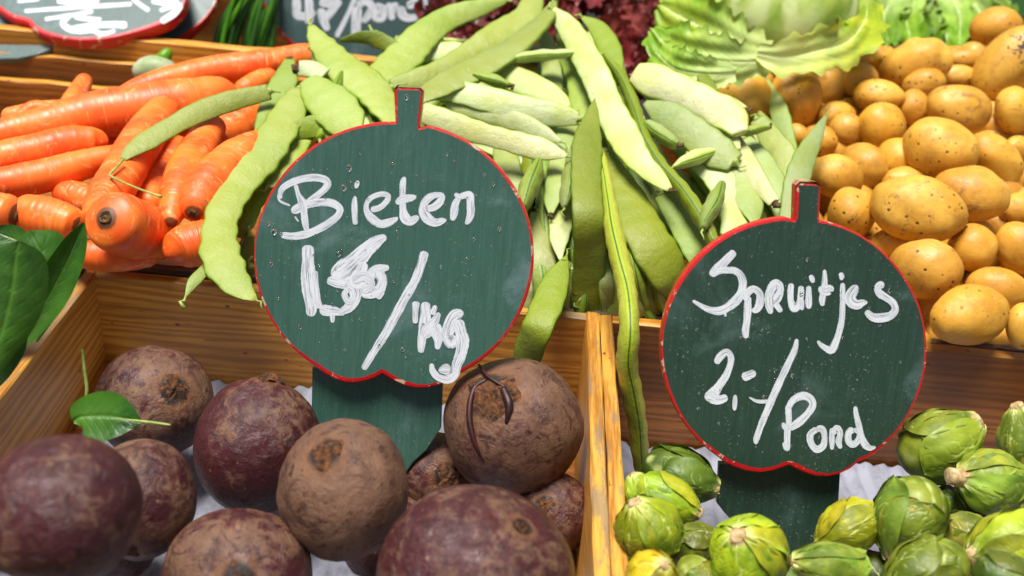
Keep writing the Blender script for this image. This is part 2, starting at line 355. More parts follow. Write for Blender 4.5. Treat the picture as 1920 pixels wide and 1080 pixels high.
xl = float(atz(181, 512, 0)[0]); xr = float(atz(1100, 598, 0)[0]); xs = float(atz(1149, 600, 0)[0])
def crate(label, x0, x1, y0, y1, ztop, zb, mats_b, mats_l, mats_r, mats_f, th=.012, floor=W_DK):
    e = empty('wooden_crate', ((x0+x1)/2, (y0+y1)/2, zb-.006)); tag(e, label, 'crate', 'wooden produce crates')
    box_board('back_board', (x0, y1), (x1, y1), th, zb, ztop, mats_b, e, 1)
    box_board('side_board', (x0, y0), (x0, y1+th-.002), th, zb, ztop+.0015, mats_l, e, 1)
    box_board('side_board', (x1, y0), (x1, y1+th-.002), th, zb, ztop+.0015, mats_r, e, -1)
    box_board('front_board', (x0, y0), (x1, y0), th, zb, ztop, mats_f, e, -1)
    flat_board('bottom_board', x0, x1, y0, y1, zb-.006, zb, floor, e)
    return e
th = .011
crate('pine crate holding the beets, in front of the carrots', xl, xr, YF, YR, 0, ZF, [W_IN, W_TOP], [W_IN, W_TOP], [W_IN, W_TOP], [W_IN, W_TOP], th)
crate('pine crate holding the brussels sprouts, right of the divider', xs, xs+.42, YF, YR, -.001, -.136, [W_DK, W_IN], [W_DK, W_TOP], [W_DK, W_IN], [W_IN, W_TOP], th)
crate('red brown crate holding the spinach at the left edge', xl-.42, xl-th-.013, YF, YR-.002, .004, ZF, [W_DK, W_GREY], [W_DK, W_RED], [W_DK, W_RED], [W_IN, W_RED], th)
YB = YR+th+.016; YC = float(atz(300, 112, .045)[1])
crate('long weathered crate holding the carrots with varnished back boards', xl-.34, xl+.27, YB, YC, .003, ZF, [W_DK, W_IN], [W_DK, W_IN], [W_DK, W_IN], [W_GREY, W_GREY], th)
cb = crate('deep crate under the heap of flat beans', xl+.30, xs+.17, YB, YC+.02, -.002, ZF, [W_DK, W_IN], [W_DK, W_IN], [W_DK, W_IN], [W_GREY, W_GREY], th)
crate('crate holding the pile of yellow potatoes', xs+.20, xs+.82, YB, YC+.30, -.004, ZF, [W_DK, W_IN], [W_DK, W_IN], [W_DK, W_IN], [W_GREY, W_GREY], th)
# the raised varnished back rail of the carrot crate
er = empty('wooden_crate', (xl-.02, YC+.06, -.12)); tag(er, 'varnished crate standing behind the carrots under the leaning signs', 'crate', 'wooden produce crates')
yrb = YC+.018
box_board('front_board', (xl-.36, yrb), (xl+.30, yrb), .010, -.11, .030, [W_DK, W_IN], er, 1)
box_board('top_rail', (xl-.36, yrb+.012), (xl+.30, yrb+.012), .016, -.02, .056, [W_IN, W_IN], er, 1)
box_board('side_board', (xl+.30, yrb+.03), (xl+.30, yrb+.36), .011, -.11, .03, [W_DK, W_IN], er, 1)
box_board('back_board', (xl-.36, yrb+.37), (xl+.30, yrb+.37), .011, -.11, .03, [W_DK, W_IN], er, 1)
def liner(label, x0, x1, y0, y1, z, seed):
    n = 90; m_ = 60; r = np.random.default_rng(seed); X = np.linspace(x0, x1, n); Y = np.linspace(y0, y1, m_); V = []; at = []
    for x in X:
        for y in Y:
            e = min(x-x0, x1-x)/.02; e2 = (y1-y)/.016
            rise = .006*max(0, 1-e2)**1.5*(.75+.4*math.sin(x*40)) + .008*max(0, 1-e)**2
            V.append((x, y, z+rise+.0022*math.sin(x*420+3*math.sin(y*14))+.004*math.sin(x*31+y*23)))
    o = mk('paper_liner', V, grid_faces(n, m_), M_PAPER); tag(o, label, 'paper liner', 'paper liners'); return o
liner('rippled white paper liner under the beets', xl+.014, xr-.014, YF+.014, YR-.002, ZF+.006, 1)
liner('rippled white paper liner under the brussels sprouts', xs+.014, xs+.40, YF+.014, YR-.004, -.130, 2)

# ------------------------------------------------------------------ signs
def smooth_closed(P, n):
    P = np.asarray(P, float); Q = np.vstack([P[-3:], P, P[:3]]); d = catmull(Q, n*3); return d
def apple_outline(cx, cy, rx, ry, stalk, notch, sg, lobes):
    """outline in pixels, clockwise from the left base of the stalk. stalk=(xl,xr,ytop,ybase_l,ybase_r,xtl,xtr) notch=(x,y)"""
    xl_, xr_, yt, ybl, ybr, xtl, xtr = stalk; pts = []
    r = np.random.default_rng(sg)
    def el(a): return (cx+rx*math.cos(a), cy+ry*math.sin(a))
    aR = math.atan2((ybr-cy)/ry, (xr_-cx)/rx); aL = math.atan2((ybl-cy)/ry, (xl_-cx)/rx)
    pts += [(xl_, ybl, 1), (xtl, yt+6, 1), (xtl+5, yt, 1), (xtr-6, yt+2, 1), (xtr, yt+8, 1), (xr_, ybr, 1)]
    nb = 60; a0 = aR+.02; a1 = math.radians(58)
    for i in range(1, nb): a = a0+(a1-a0)*i/nb; pts.append((*el(a), 0))
    pts += [(x, y, 0) for x, y in lobes]
    aE = math.radians(122); a0 = aE; a1 = aL+2*math.pi-.02
    for i in range(1, nb): a = a0+(a1-a0)*i/nb; pts.append((*el(a), 0))
    return pts
def board(name, px_pts, P0, n, ax, ay, thick, mface, medge, parent, ring=1.0, off=0., dist=None, raw=None):
    """px outline projected on the board plane; returns face + painted edge"""
    if raw is None:
        Q = np.array([CAM+ray(x, y)*plane_t(x, y, P0, n) for x, y in px_pts])
        q = np.c_[(Q-P0)@ax, (Q-P0)@ay]
    else: q = np.array(raw)
    N = len(q); area = .5*np.sum(q[:, 0]*np.roll(q[:, 1], -1)-np.roll(q[:, 0], -1)*q[:, 1])
    if area < 0: q = q[::-1]
    e = np.roll(q, -1, 0)-np.roll(q, 1, 0); e /= np.linalg.norm(e, axis=1)[:, None]+1e-12; inn = np.c_[-e[:, 1], e[:, 0]]
    s = np.arange(N); rw = ring*(.0016+.0003*np.sin(s*.11)+.0002*np.sin(s*.31+1)+.00008*np.sin(s*1.7)); rw = np.maximum(rw, .0004*ring)*(1+1.3*np.maximum(0, inn[:, 1]))
    qi = q+inn*rw[:, None]; qm = q+inn*(rw*.35)[:, None]
    def W(a, z): return P0+a[:, :1]*ax+a[:, 1:]*ay+n*(z+off)
    o1 = mk('board', W(qi, 0), [tuple(range(N))], mface, parent, uv=qi, smooth=False)
    V = np.vstack([W(qi, 0), W(qm, -.0003), W(q, -.0022), W(q, -thick+.0006), W(qm, -thick), ]); f = []
    for k in range(4):
        for i in range(N): j = (i+1) % N; f.append((k*N+i, k*N+j, (k+1)*N+j, (k+1)*N+i)[::-1])
    f.append(tuple(range(4*N, 5*N))[::-1])
    o2 = mk('painted_edge', V, f, medge, parent, smooth=False); return o1, o2
def densify(P, step):
    out = []
    for i in range(len(P)):
        a = np.array(P[i][:2], float); b = np.array(P[(i+1) % len(P)][:2], float); k = max(1, int(np.linalg.norm(b-a)/step))
        for j in range(k): out.append(tuple(a+(b-a)*j/k))
    return out
def strokes(name, groups, off_, sc, P0, n, parent, z0=.00015):
    """brush strokes: list of polylines (x,y,w) in zoom pixels"""
    V = []; f = []; uv = []; r = np.random.default_rng(len(groups))
    for k, g in enumerate(groups):
        g = np.array([(off_[0]+a/sc, off_[1]+b/sc, c/sc) for a, b, c in g]); L = np.linalg.norm(np.diff(g[:, :2], axis=0), axis=1).sum()
        m_ = max(10, int(L/2.0)); s = catmull(g, m_); T = np.gradient(s[:, :2], axis=0); T /= np.linalg.norm(T, axis=1)[:, None]+1e-9
        Nn = np.c_[-T[:, 1], T[:, 0]]; w_ = np.abs(s[:, 2])/2*1.10*(1+.035*np.sin(np.arange(m_)*.35+k)+.012*r.normal(size=m_))
        dist_ = np.r_[0, np.cumsum(np.linalg.norm(np.diff(s[:, :2], axis=0), axis=1))]
        # rounded ends
        for e_, dd in ((0, dist_), (1, dist_[-1]-dist_)): w_ = w_*np.sqrt(np.clip(1-(1-np.clip(dd/(w_*.7+.1), 0, 1))**2*.85, .05, 1))
        base = len(V); nu = 7; u0 = r.uniform(0, 30)
        for i in range(m_):
            for j in range(nu):
                c = -1+2*j/(nu-1); p = s[i, :2]+Nn[i]*w_[i]*c; q = CAM+ray(*p)*plane_t(p[0], p[1], P0, n)
                V.append(q+n*(z0+.00004*k)); uv.append((u0+dist_[i]/60, (c+1)/2))
        f += [tuple(base+x for x in q) for q in grid_faces(m_, nu)]
    return mk(name, V, f, M_CHALK, parent, uv=uv)
def sign_frame(cx, cy, Y, leanback, yaw=0):
    L = math.radians(leanback); yw = math.radians(yaw)
    n = np.array([math.sin(yw)*math.cos(L), -math.cos(yw)*math.cos(L), math.sin(L)]); P0 = aty(cx, cy, Y)
    ax = nrm(np.cross([0, 0, 1], n)); ay = np.cross(n, ax); return P0, n, ax, ay
def drops(parent, cx, cy, rx, ry, P0, n, ax, ay, count, seed, big=None):
    r = np.random.default_rng(seed); V = []; f = []
    pts = [(x, y, s) for x, y, s in (big or [])]
    while len(pts) < count:
        x = cx+rx*r.uniform(-.95, .95); y = cy+ry*r.uniform(-.95, .95)
        if ((x-cx)/rx)**2+((y-cy)/ry)**2 < .85: pts.append((x, y, float(np.clip(r.lognormal(.55, .4), .9, 4))))
    for x, y, s in pts:
        q = CAM+ray(x, y)*plane_t(x, y, P0, n); R = s*.80/F; el_ = r.uniform(1, 1.6); b = len(V); V.append(q+n*(R*.55+.0002))
        for ri, (rad, h) in enumerate(((.45, .47), (.8, .27), (1, 0.02))):
            for j in range(10):
                a = j*math.pi/5; V.append(q+ax*R*rad*math.cos(a)+ay*R*rad*el_*math.sin(a)+n*(R*h+.0002))
        for j in range(10): f.append((b, b+1+j, b+1+(j+1) % 10))
        for k in range(2):
            for j in range(10): f.append((b+1+k*10+j, b+11+k*10+j, b+11+k*10+(j+1) % 10, b+1+k*10+(j+1) % 10))
        f.append(tuple(b+21+j for j in range(9, -1, -1)))
    o = mk('water_drops', V, f, M_WATER, parent); o['kind'] = 'stuff'; return o

# sign one: Bieten
P0, n, ax, ay = sign_frame(738, 478, .690, 20)
s1 = empty('price_sign', aty(690, 1090, .60)); tag(s1, 'wet green apple shaped price sign reading Bieten 1,50 /kg, standing among the beets', 'price sign', 'apple shaped price signs')
out = apple_outline(738, 480, 263, 252, (741, 786, 163, 229, 240, 738, 793), (716, 703), 1, [(860,702),(842,714),(822,723),(800,728),(780,729),(760,725),(742,718),(727,709),(716,702),(704,709),(688,715),(668,719),(648,719),(628,713),(608,702)])
board('board', densify(out, 6), P0, n, ax, ay, .0125, P_WET, M_RDG, s1)
sup = [(585, 690), (583, 785), (590, 808), (612, 835), (640, 870), (640, 1000), (632, 1150), (720, 1150), (752, 1000), (752, 900), (775, 868), (800, 845), (826, 805), (831, 690)]
a, b = board('board', densify(sup, 10), P0-n*.0135, n, ax, ay, .008, P_WET, P_WET, s1, ring=.4); a.name = 'support_board'; b.name = 'support_edge'
st = [[(195,450,50),(180,400,60),(215,310,80),(330,235,90),(480,185,95),(640,165,95),(780,190,100),(825,245,90),(790,310,90),(700,390,90),(590,480,90),(520,520,70)],
 [(345,640,60),(390,600,110),(480,550,110),(600,515,100),(760,498,100),(900,515,100),(990,590,92),(960,680,85),(850,770,100),(700,860,95),(520,930,100),(350,955,95),(190,940,70)],
 [(390,260,50),(430,400,65),(485,510,110),(505,650,90),(525,800,80),(545,880,60)], [(150,400,22),(180,480,30),(320,545,22)], [(380,690,20),(430,760,18)],
 [(1190,415,50),(1185,520,72),(1190,650,78),(1200,800,62)], [(1238,205,36),(1218,260,60),(1205,312,34)]]
strokes('lettering', st, (500, 310), 7.2, P0, n, s1)
st = [[(110,600,70),(230,570,75),(320,490,75),(345,420,70),(290,388,70),(200,400,70),(100,450,65),(48,540,62),(65,640,85),(140,730,110),(240,790,105),(340,775,100),(430,735,70),(478,705,28)],
 [(568,155,36),(545,230,78),(540,400,80),(545,600,92),(575,710,130),(640,755,115),(710,720,90),(755,685,50)], [(455,520,60),(520,460,90),(620,445,100),(700,425,62),(722,412,26)],
 [(850,590,90),(960,565,95),(1045,490,95),(1065,415,85),(1000,398,75),(900,435,95),(828,520,100),(820,620,115),(880,720,135),(980,772,110),(1080,748,75),(1130,735,32)],
 [(1300,430,75),(1250,530,90),(1232,650,98),(1210,745,62)], [(1240,385,50),(1310,420,70),(1390,400,85),(1445,405,105),(1455,520,98),(1458,650,100),(1430,740,80),(1390,795,35)]]
strokes('lettering', st, (680, 310), 7.2, P0, n, s1)
st = [[(148,160,110),(150,350,120),(155,500,150),(170,650,140),(185,780,112),(175,880,80)], [(218,420,50),(235,600,50),(250,720,55),(270,800,66)],
 [(270,800,80),(330,820,110),(430,830,80),(520,860,30)], [(395,850,60),(398,945,34)],
 [(940,70,60),(850,120,110),(740,210,150),(620,330,180),(490,430,200),(400,490,140)], [(345,510,80),(450,540,95),(560,560,110),(625,620,120),(625,700,110),(560,790,95),(460,845,60)],
 [(715,330,90),(690,420,110),(640,520,150),(740,500,130),(840,410,95),(970,385,55)], [(850,420,100),(900,500,95),(880,600,100),(800,640,110),(690,650,90)], [(840,690,85),(915,620,50)], [(570,590,40),(520,650,60),(545,720,60),(600,740,60)], [(600,520,90),(720,470,100),(800,560,60),(700,620,90)]]
strokes('lettering', st, (550, 430), 5.4, P0, n, s1)
st = [[(548,45,60),(520,140,60),(470,270,62),(400,390,65),(330,520,65),(240,680,60),(150,820,50),(85,930,46)],
 [(550,425,60),(552,500,75),(545,600,82),(525,700,62),(516,805,42)], [(655,505,28),(620,570,66),(570,640,85),(535,690,60)], [(600,610,85),(645,700,62),(640,780,34)], [(640,590,40),(690,700,46),(720,690,50)], [(628,450,34),(600,520,44)],
 [(835,500,40),(780,525,90),(740,590,100),(715,680,78),(745,730,86),(780,680,70)], [(790,560,80),(815,640,84),(830,720,90),(815,820,82),(785,900,70),(770,970,60),(720,1005,60),(650,990,50),(608,945,45),(595,885,32)], [(740,930,70),(700,930,80),(650,940,34)], [(480,420,60),(475,520,40),(475,585,34)]]
strokes('lettering', st, (660, 460), 4, P0, n, s1)
drops(s1, 738, 478, 255, 240, P0, n, ax, ay, 95, 3, [(655, 315, 5), (645, 352, 5), (514, 435, 6), (503, 420, 4), (762, 183, 4), (755, 655, 4), (640, 470, 3), (670, 340, 3), (925, 345, 3), (635, 477, 4)])
# stalk tops show bare wood
def stalk_cap(parent, P0, n, pts):
    Q = [CAM+ray(x, y)*plane_t(x, y, P0, n)+n*.0005 for x, y in pts]; B = [q-n*.0135 for q in Q]; k = len(Q)
    upv = np.array([0, 0, .0009]); V = [q+upv*(.4 if i in (0, k-1) else 1) for i, q in enumerate(Q)]+[q+upv for q in B]
    f = [(i, i+1, k+i+1, k+i) for i in range(k-1)]; o = mk('bare_wood_top', V, f, M_BAREWOOD, parent, smooth=False); return o
stalk_cap(s1, P0, n, [(738, 168), (745, 162), (765, 160), (785, 164), (793, 170)])

# sign two: Spruitjes
P0, n, ax, ay = sign_frame(1490, 655, .660, 20)
s2 = empty('price_sign', aty(1460, 1120, .59)); tag(s2, 'dark green apple shaped price sign reading Spruitjes 2,- /Pond, standing among the brussels sprouts', 'price sign', 'apple shaped price signs')
out = apple_outline(1489, 655, 250, 247, (1490, 1537, 342, 413, 414, 1492, 1540), (1479, 876), 2, [(1612,866),(1596,880),(1575,890),(1552,895),(1530,894),(1512,889),(1494,881),(1480,874),(1466,879),(1448,885),(1425,888),(1400,885),(1376,877),(1358,868)])
board('board', densify(out, 6), P0, n, ax, ay, .0125, P_DRY, M_RDG, s2)
sup = [(1349, 870), (1345, 945), (1358, 962), (1385, 990), (1408, 1020), (1412, 1180), (1500, 1180), (1500, 1060), (1520, 1030), (1550, 985), (1572, 955), (1577, 870)]
a, b = board('board', densify(sup, 10), P0-n*.0135, n, ax, ay, .008, P_DRY, P_DRY, s2, ring=.4); a.name = 'support_board'; b.name = 'support_edge'
st = [[(480,55,60),(400,135,78),(330,205,85),(252,275,50)], [(260,275,55),(320,240,60),(400,228,58),(485,235,60),(540,290,68),(552,380,68),(520,470,80),(440,550,82),(340,602,72),(240,590,55),(160,550,36),(92,508,26)], [(390,620,22),(394,655,20)],
 [(600,470,60),(597,600,66),(590,700,62),(578,780,62),(582,855,44)], [(575,510,52),(600,435,62),(650,402,60),(705,440,64),(712,520,70),(680,590,62),(635,600,36)],
 [(810,630,44),(796,540,72),(800,440,78),(850,350,72),(892,365,62),(895,430,64),(855,500,80),(830,510,60)], [(850,530,56),(908,612,42)]]
strokes('lettering', st, (1280, 460), 4.909, P0, n, s2)
st = [[(22,235,52),(12,330,62),(18,430,66),(55,495,90),(100,460,66),(122,350,64),(124,262,52)], [(125,400,64),(135,520,38)],
 [(207,262,44),(206,350,62),(205,450,66),(205,505,46)], [(225,145,38),(240,185,54),(256,228,32)], [(375,88,32),(377,200,56),(368,300,62),(350,400,64),(352,475,40)], [(325,265,44),(350,310,80),(400,310,105),(440,295,80),(466,318,30)],
 [(567,230,44),(567,350,56),(565,500,56),(558,620,60),(530,750,62),(490,870,74),(445,945,82),(380,920,60),(330,885,44),(298,845,22)], [(540,120,40),(558,160,52),(550,200,30)],
 [(722,255,44),(690,300,96),(650,370,116),(660,430,110),(720,460,100),(780,440,74),(832,438,20)],
 [(1010,250,70),(960,255,80),(938,290,70),(960,340,76),(1020,380,74),(1100,440,74),(1125,515,72),(1080,575,86),(980,602,90),(880,590,84),(815,525,56)]]
strokes('lettering', st, (1480, 490), 5.686, P0, n, s2)
st = [[(200,290,46),(235,230,62),(290,190,62),(328,225,52),(325,300,52),(290,390,60),(230,480,70),(180,545,90),(130,580,80)], [(100,590,50),(150,580,100),(210,610,80),(300,585,56)],
 [(368,565,26),(365,640,42),(362,702,26)], [(430,415,80),(490,392,74),(548,365,52)], [(912,72,28),(890,170,52),(830,300,56),(760,450,60),(700,580,62),(650,700,60),(600,820,54),(555,950,50),(548,998,26)], [(490,585,12),(560,620,28),(660,622,34)]]
strokes('lettering', st, (1300, 620), 4.696, P0, n, s2)
st = [[(200,280,70),(205,400,78),(208,530,74),(190,650,82),(185,800,84),(190,905,56)], [(130,520,36),(150,580,62),(190,610,50)], [(200,320,70),(270,215,90),(400,158,100),(500,200,100),(530,285,92),(460,400,92),(350,510,104),(210,600,90)], [(130,790,30),(170,850,80),(200,890,60)],
 [(590,600,80),(500,680,84),(505,790,84),(580,880,92),(665,840,86),(690,720,74),(660,610,84),(580,600,84)], [(785,595,56),(790,750,74),(790,885,46)], [(800,680,60),(855,600,92),(900,660,76),(880,780,80),(908,870,44)],
 [(1080,600,84),(1015,660,84),(1015,770,88),(1070,815,84),(1140,760,80),(1155,660,60),(1080,605,60)], [(1103,300,44),(1115,400,66),(1150,550,76),(1185,700,84),(1240,820,92),(1300,862,74),(1380,850,30)]]
strokes('lettering', st, (1450, 720), 7.2, P0, n, s2)
drops(s2, 1490, 655, 240, 225, P0, n, ax, ay, 60, 5)
stalk_cap(s2, P0, n, [(1492, 348), (1500, 341), (1515, 340), (1530, 343), (1540, 350)])
# far signs
P0, n, ax, ay = sign_frame(180, 60, 1.27, 58, -6)
s3 = empty('price_sign', P0); tag(s3, 'grey green apple shaped sign lying back with a thick red edge, top left corner', 'price sign', 'apple shaped price signs')
o3 = [(-30,-20),(-10,12),(14,30),(34,38),(50,42),(58,52),(80,64),(115,72),(150,76),(200,73),(250,62),(290,50),(320,36),(343,12),(350,-15),(330,-70),(260,-110),(120,-120),(20,-80)]
o3 = [tuple(p[:2]) for p in catmull(o3, 150)]
board('board', densify(o3, 8), P0, n, ax, ay, .016, P_FAR, M_RDG, s3, ring=1.6)
a, b = board('board', densify([(-60, 20), (-60, 112), (30, 110), (70, 102), (95, 92), (110, 60), (60, 20)], 12), P0-n*.018, n, ax, ay, .008, P_FAR, P_FAR, s3, ring=.5); a.name = 'support_board'; b.name = 'support_edge'
st = [[(210,95,30),(500,75,34),(1130,35,34)],[(385,165,34),(560,140,34),(800,100,36)],[(600,130,36),(540,200,50),(600,250,50),(680,250,40)],[(640,150,34),(760,165,40),(870,165,34)],[(1090,215,60),(860,215,50),(650,240,40),(600,265,34),(680,275,30),(800,265,40),(870,290,40),(990,265,34)],
 [(150,15,30),(340,-5,30)],[(490,10,40),(680,28,50),(850,0,50)],[(1130,-10,34),(1200,40,36),(1280,95,36)],[(1300,10,40),(1420,25,50),(1530,10,40)],[(1370,95,34),(1460,60,44),(1540,50,50),(1500,110,56),(1380,190,50)]]
strokes('lettering', st, (0, 0), 4.571, P0, n, s3)
P0b, n, ax, ay = sign_frame(300, 60, 1.33, 52, -6)
s4 = empty('price_sign', P0b); tag(s4, 'shaded green sign with a dark red edge, half hidden behind the thick edged sign', 'price sign', 'apple shaped price signs')
o4 = [(150,20),(200,70),(262,90),(320,82),(366,52),(396,20),(412,-25),(400,-90),(300,-120),(180,-80)]
o4 = [tuple(p[:2]) for p in catmull(o4, 110)]
board('board', densify(o4, 8), P0b, n, ax, ay, .014, P_FAR, M_RDG, s4, ring=1.4)
P0, n, ax, ay = sign_frame(650, 40, 1.42, 18, 0)
s5 = empty('price_sign', P0); tag(s5, 'pale grey green sign with brushed price per pond, behind the bean heap', 'price sign', 'apple shaped price signs')
o5 = [(486,-40),(491,0),(504,32),(524,62),(555,92),(600,118),(650,128),(690,122),(740,128),(800,100),(830,60),(850,0),(840,-60),(740,-130),(600,-130)]
o5 = [tuple(p[:2]) for p in catmull(o5, 120)]
board('board', densify(o5, 8), P0, n, ax, ay, .014, P_FAR, M_RDG, s5, ring=1.2)
st = [[(385,-20,70),(385,60,80),(390,140,80),(470,150,70),(560,110,60)],[(500,-20,70),(505,120,80),(500,230,70)],[(600,20,70),(700,30,80),(780,20,60)],[(800,0,60),(720,100,70),(640,190,80)],[(610,80,70),(640,180,80),(680,290,60)],
 [(940,-20,44),(860,160,44),(760,350,46)],[(960,60,80),(950,200,90),(945,350,80)],[(960,60,60),(1030,10,80),(1100,60,70),(1060,150,70),(1010,210,50)],[(1130,60,70),(1130,160,80),(1190,170,80),(1200,80,70),(1130,50,60)],[(1230,60,60),(1270,60,60),(1290,190,60)],[(1290,130,60),(1310,60,70),(1350,60,60)],[(1390,60,70),(1380,130,80),(1440,170,70),(1540,160,60)],[(1430,60,70),(1520,30,80),(1590,60,60),(1590,-20,60)]]
strokes('lettering', st, (480, 0), 5.053, P0, n, s5)

# ------------------------------------------------------------------ round vegetables
import bmesh
_b = bmesh.new(); bmesh.ops.create_icosphere(_b, subdivisions=5, radius=1); ICO5 = (np.array([v.co[:] for v in _b.verts]), [tuple(v.index for v in f.verts) for f in _b.faces]); _b.free()
_b = bmesh.new(); bmesh.ops.create_icosphere(_b, subdivisions=4, radius=1); ICO4 = (np.array([v.co[:] for v in _b.verts]), [tuple(v.index for v in f.verts) for f in _b.faces]); _b.free()
def dir_px(cx, cy, r, px, py, front=True):
    dx, dy = (px-cx)/r, -(py-cy)/r; q = dx*dx+dy*dy; s = 1 if q < .98 else .98/q; dx *= s**.5; dy *= s**.5
    z = math.sqrt(max(0, 1-dx*dx-dy*dy)); return nrm(rt*dx+up*dy-fw*z*(1 if front else -1))
def beet(label, cx, cy, rx, ry, crown, t, tanness, seed, crn=1., knob=0.):
    U = ICO5[0]; r = (rx+ry)/2; c = dir_px(cx, cy, r, *crown); w_ = t/F
    P = atd(cx, cy, t); th_ = np.arccos(np.clip(U@c, -1, 1)); rad = 1+.042*fnoise(U, 2.0, 7, seed)+.012*fnoise(U, 4, 7, seed+1)+.004*fnoise(U, 16, 8, seed+2)
    rad += knob*np.exp(-(th_/.22)**2) - .05*np.exp(-(th_/.5)**2)*(1-knob*3) + .035*np.exp(-(th_/.13)**2)
    rad += .012*np.exp(-(th_/.4)**2)*fnoise(U, 22, 9, seed+3)
    V = P + (U*rad[:, None])@np.array([rt*rx*w_, up*ry*w_, -fw*r*w_*.97])   # U as (right, up, toward camera)
    # c must be in the same local basis
    return P, V, c
def make_beet(label, cx, cy, rx, ry, crown, t, tanness, seed, knob=0., csize=.16, strands=None):
    csize *= 1.45; U = ICO5[0]; r = (rx+ry)/2; w_ = t/F; B = np.array([rt*rx*w_, up*ry*w_, -fw*r*w_*.97])
    cw = dir_px(cx, cy, r, *crown); c = nrm([cw@rt, cw@up, -(cw@fw)])
    P = atd(cx, cy, t); th_ = np.arccos(np.clip(U@c, -1, 1))
    rad = 1+.022*fnoise(U, 2.0, 7, seed)+.008*fnoise(U, 6, 7, seed+1)+.003*fnoise(U, 16, 8, seed+2)
    rad += knob*np.exp(-(th_/.28)**2)-.045*np.exp(-(th_/.42)**2)
    rad += .016*np.exp(-(th_/.30)**2)*fnoise(U, 20, 9, seed+3)
    V = P+(U*rad[:, None])@B
    o = mk('beet', V, ICO5[1], M_BEET, origin=P, attrs={'crown': np.exp(-(th_/(csize*1.35))**2)}, color=(tanness, 0, 0))
    tag(o, label, 'beet', 'beets in the front crate')
    # rough crown scar
    e1 = nrm(np.cross(c, [.3, .5, .1])); e2 = np.cross(c, e1); Vc = []; n_r, n_a = 9, 28; rr = np.random.default_rng(seed)
    for i in range(n_r):
        q = i/(n_r-1)
        for j in range(n_a):
            a = 2*math.pi*j/n_a; rad_ = csize*q*(1+.25*math.sin(3*a+seed)+.12*math.sin(7*a)); d = nrm(c+e1*math.tan(rad_)*math.cos(a)+e2*math.tan(rad_)*math.sin(a))
            thd = math.acos(max(-1, min(1, d@c))); R_ = 1+knob*math.exp(-(thd/.28)**2)-.045*math.exp(-(thd/.42)**2)+.042*(fnoise(d[None], 2.0, 7, seed)[0])+.008*1.5*fnoise(d[None], 4, 7, seed+1)[0]
            h = .035*(1-q)**.6*(1+.8*rr.normal()*.5)-.02*(q**3)+.012*math.sin(5*a+9*q)
            Vc.append(P+(d*(R_+h))@B)
    mk('crown', Vc, grid_faces(n_r, n_a, True), M_BCROWN, o)
    for s in (strands or []):
        q = catmull([(x, y, l, rr_) for x, y, l, rr_ in s], 26); pts = []
        for x, y, l, r_ in q:
            dx, dy = (x-cx)/rx, (y-cy)/ry; z = math.sqrt(max(0, 1-dx*dx-dy*dy)); pts.append(P+(np.array([dx, -dy, z])*(1.0+l))@B)
        v, f = tube(pts, q[:, 3]*w_, 7); mk('root_strand', v, f, M_STRAND, o)
    return o
make_beet('brown and purple beet at the back left, under the loose leaf', 291, 755, 108, 108, (352, 722), .845, .475, 11, csize=.20)
make_beet('glossy purple beet with a knobbly top, left of the beet sign post', 484, 836, 117, 128, (512, 712), .80, .44, 12, knob=.07, csize=.13)
make_beet('pale tan beet leaning against the front of the beet sign post', 643, 917, 124, 132, (622, 836), .715, .68, 13, csize=.19)
make_beet('tan beet with dark root strands, touching the right edge of the beet sign', 962, 797, 129, 129, (925, 730), .83, .53, 14, csize=.26,
    strands=[[(915, 705, .0, 4), (894, 722, .02, 5), (884, 765, .005, 6), (892, 810, .0, 5), (910, 850, -.005, 2)], [(903, 688, .06, 3), (918, 703, .04, 4), (948, 718, .01, 3)], [(945, 722, .02, 7), (955, 748, .03, 8), (950, 778, .0, 3)]])
make_beet('large purple red beet at the bottom, below the strand covered beet', 893, 1085, 187, 177, (985, 955), .66, .455, 15, csize=.09)
make_beet('small shaded dark beet deep between the sign post and the large purple beet', 815, 888, 82, 80, (848, 884), .86, .48, 16, csize=.26)
make_beet('brown beet at the bottom with its crown facing the viewer', 447, 1083, 140, 131, (478, 1052), .70, .495, 17, csize=.17)
make_beet('orange brown beet half hidden behind the blurred dark beet', 268, 935, 98, 112, (262, 1010), .72, .495, 18, csize=.16)
make_beet('big blurred dark purple beet in the bottom left corner', 112, 962, 152, 142, (20, 1060), .585, .43, 19, csize=.1)
make_beet('shadowed beet in the dark gap right of the sign post, under the others', 730, 1010, 90, 90, (720, 960), .84, .46, 20)
make_beet('shadowed beet low against the right divider of the crate', 1030, 960, 80, 80, (1020, 930), .83, .46, 21)
make_beet('shadowed beet wedged low behind the corner beets', 205, 1000, 95, 95, (220, 960), .76, .46, 22)

